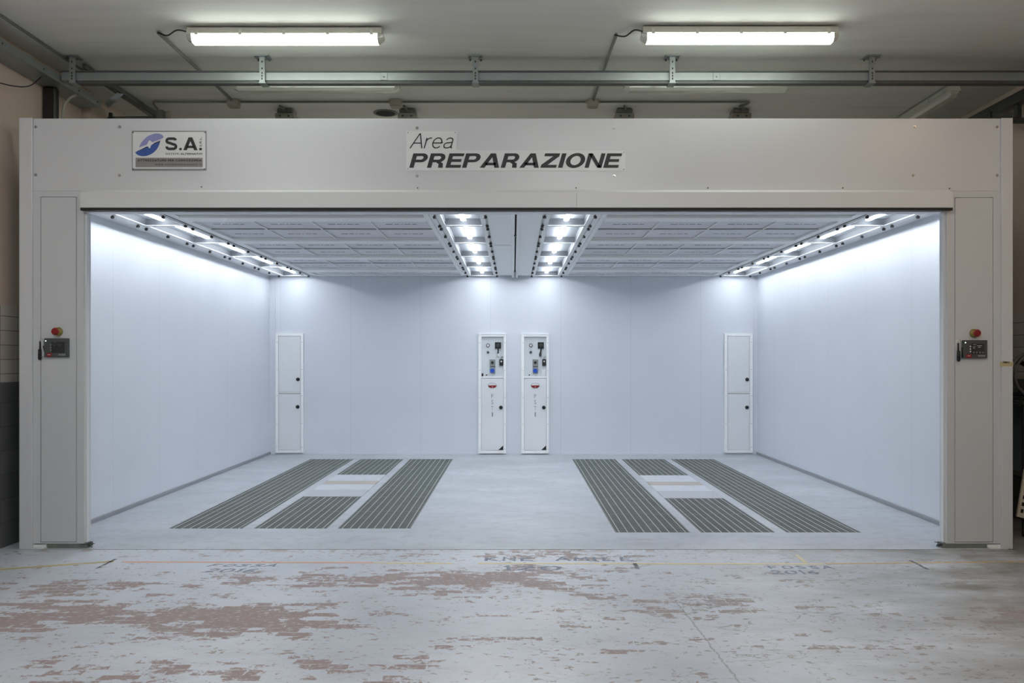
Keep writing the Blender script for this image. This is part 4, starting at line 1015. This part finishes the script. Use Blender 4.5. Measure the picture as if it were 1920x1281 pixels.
# ------------------------------------------------------------------ floor markings
def flat(name, pts, m, lab, cat='floor marking', z=.001):
    bm = BM(); a = [bm.verts.new((x, y, z)) for x, y in pts]; b = [bm.verts.new((x, y, .0002)) for x, y in pts]; n = len(pts)
    bm.faces.new(a); bm.faces.new(b[::-1])
    for i in range(n): bm.faces.new((a[i], b[i], b[(i+1)%n], a[(i+1)%n]))
    bmesh.ops.recalc_face_normals(bm, faces=bm.faces[:]); return tag(obj(name, bm, m), lab, cat)
def G(px, py):
    s = (py-675)/EYE; return ((px-963)/s, FPX/s+CAMY)
def line(a, b, wd, m, lab):
    A, B = Vector(G(*a)), Vector(G(*b)); d = (B-A).normalized(); n = Vector((-d.y, d.x))*wd/2
    flat('floor_line', [(A-n)[:], (B-n)[:], (B+n)[:], (A+n)[:]], m, lab)
line((228,1054), (700,1055.5), .035, M['org'], 'faded orange painted line on floor left of centre')
line((701,1056), (847,1057), .035, M['yel'], 'short faded yellow line piece in front of the booth centre')
line((896,1057), (1545,1058), .035, M['yel'], 'long faded yellow line on floor right of centre')
line((1548,1057.5), (1960,1053), .04, M['amber'], 'amber painted line running to the right edge')
line((-40,1071), (213,1053), .05, M['mustard'], 'mustard painted line slanting at the left edge')
line((180,1067), (217,1048.5), .022, M['blk'], 'dark scuff stroke across the line ends at left')
line((1706,1051), (1740,1068), .022, M['blk'], 'dark slanting stroke on floor near the right column')
line((1190,1057), (1196,1067), .03, M['blk'], 'short dark tick right of the number 120')
line((1492,1040), (1510,1055), .03, M['yel'], 'short faded yellow stroke joining the line above FOSSA')
HAND = {'F': [[(.05,0),(.08,1),(.62,.96)],[(.07,.5),(.5,.52)]], 'O': [arc(.37,.5,.32,.46,80,430,20)], '0': [arc(.37,.5,.34,.46,95,450,20)],
 'S': [[(.66,.9),(.35,.98),(.12,.8),(.3,.56),(.58,.42),(.6,.15),(.35,.02),(.05,.1)]], 'A': [[(.0,0),(.33,1),(.70,.0)],[(.14,.36),(.56,.38)]],
 '2': [[(.06,.78),(.25,.98),(.55,.92),(.6,.68),(.3,.3),(.05,.03),(.7,.05)]], '1': [[(.06,.8),(.2,1),(.24,0)]], '6': [[(.6,.98),(.25,.72),(.07,.35),(.2,.05),(.5,.04),(.62,.28),(.4,.48),(.12,.38)]],
 'K': [[(.06,0),(.08,1)],[(.62,.98),(.12,.48),(.66,.02)]], 'N': [[(.05,0),(.08,1),(.6,.04),(.64,1)]], 'E': [[(.62,.98),(.08,1),(.06,.02),(.64,.0)],[(.08,.52),(.5,.52)]],
 'M': [[(.02,0),(.10,1),(.36,.45),(.64,1),(.72,0)]], 'I': [[(.12,0),(.14,1)]], 'L': [[(.08,1),(.06,.03),(.62,.02)]]}
def ftext(body, a, b, lab, shear=0):
    x0, y0 = G(a[0], a[1]); x1, _ = G(b[0], a[1]); _, y1 = G(b[0], b[1])
    P = []; cx = 0
    for ch in body:
        for pl in HAND.get(ch, []): P += [[(q[0]+cx+shear*q[1], q[1]) for q in p] for p in stroke(pl, .17)]
        cx += .95 if ch not in '1I' else .55
    t = polys_bm(P, x0, x1, 0, y1-y0, .0007)
    tag(obj('floor_writing', lay(t, y0, .0011), M['paintblue']), lab, 'floor writing')
ftext('FOSSA', (1444,1067), (1567,1060.5), 'handwritten word FOSSA on floor at right')
ftext('2016', (1447,1077), (1539,1069), 'handwritten number 2016 on floor at right')
ftext('FOSSA', (386,1063), (515,1057.5), 'handwritten word FOSSA on floor at left', .3)
ftext('2016', (374,1073.5), (478,1066), 'handwritten number 2016 on floor at left', .3)
ftext('KNE AMILE', (908,1053), (1188,1044), 'faint handwritten word above the yellow line at centre')
ftext('120', (942,1069.5), (1054,1060.5), 'handwritten number 120 on floor at centre')
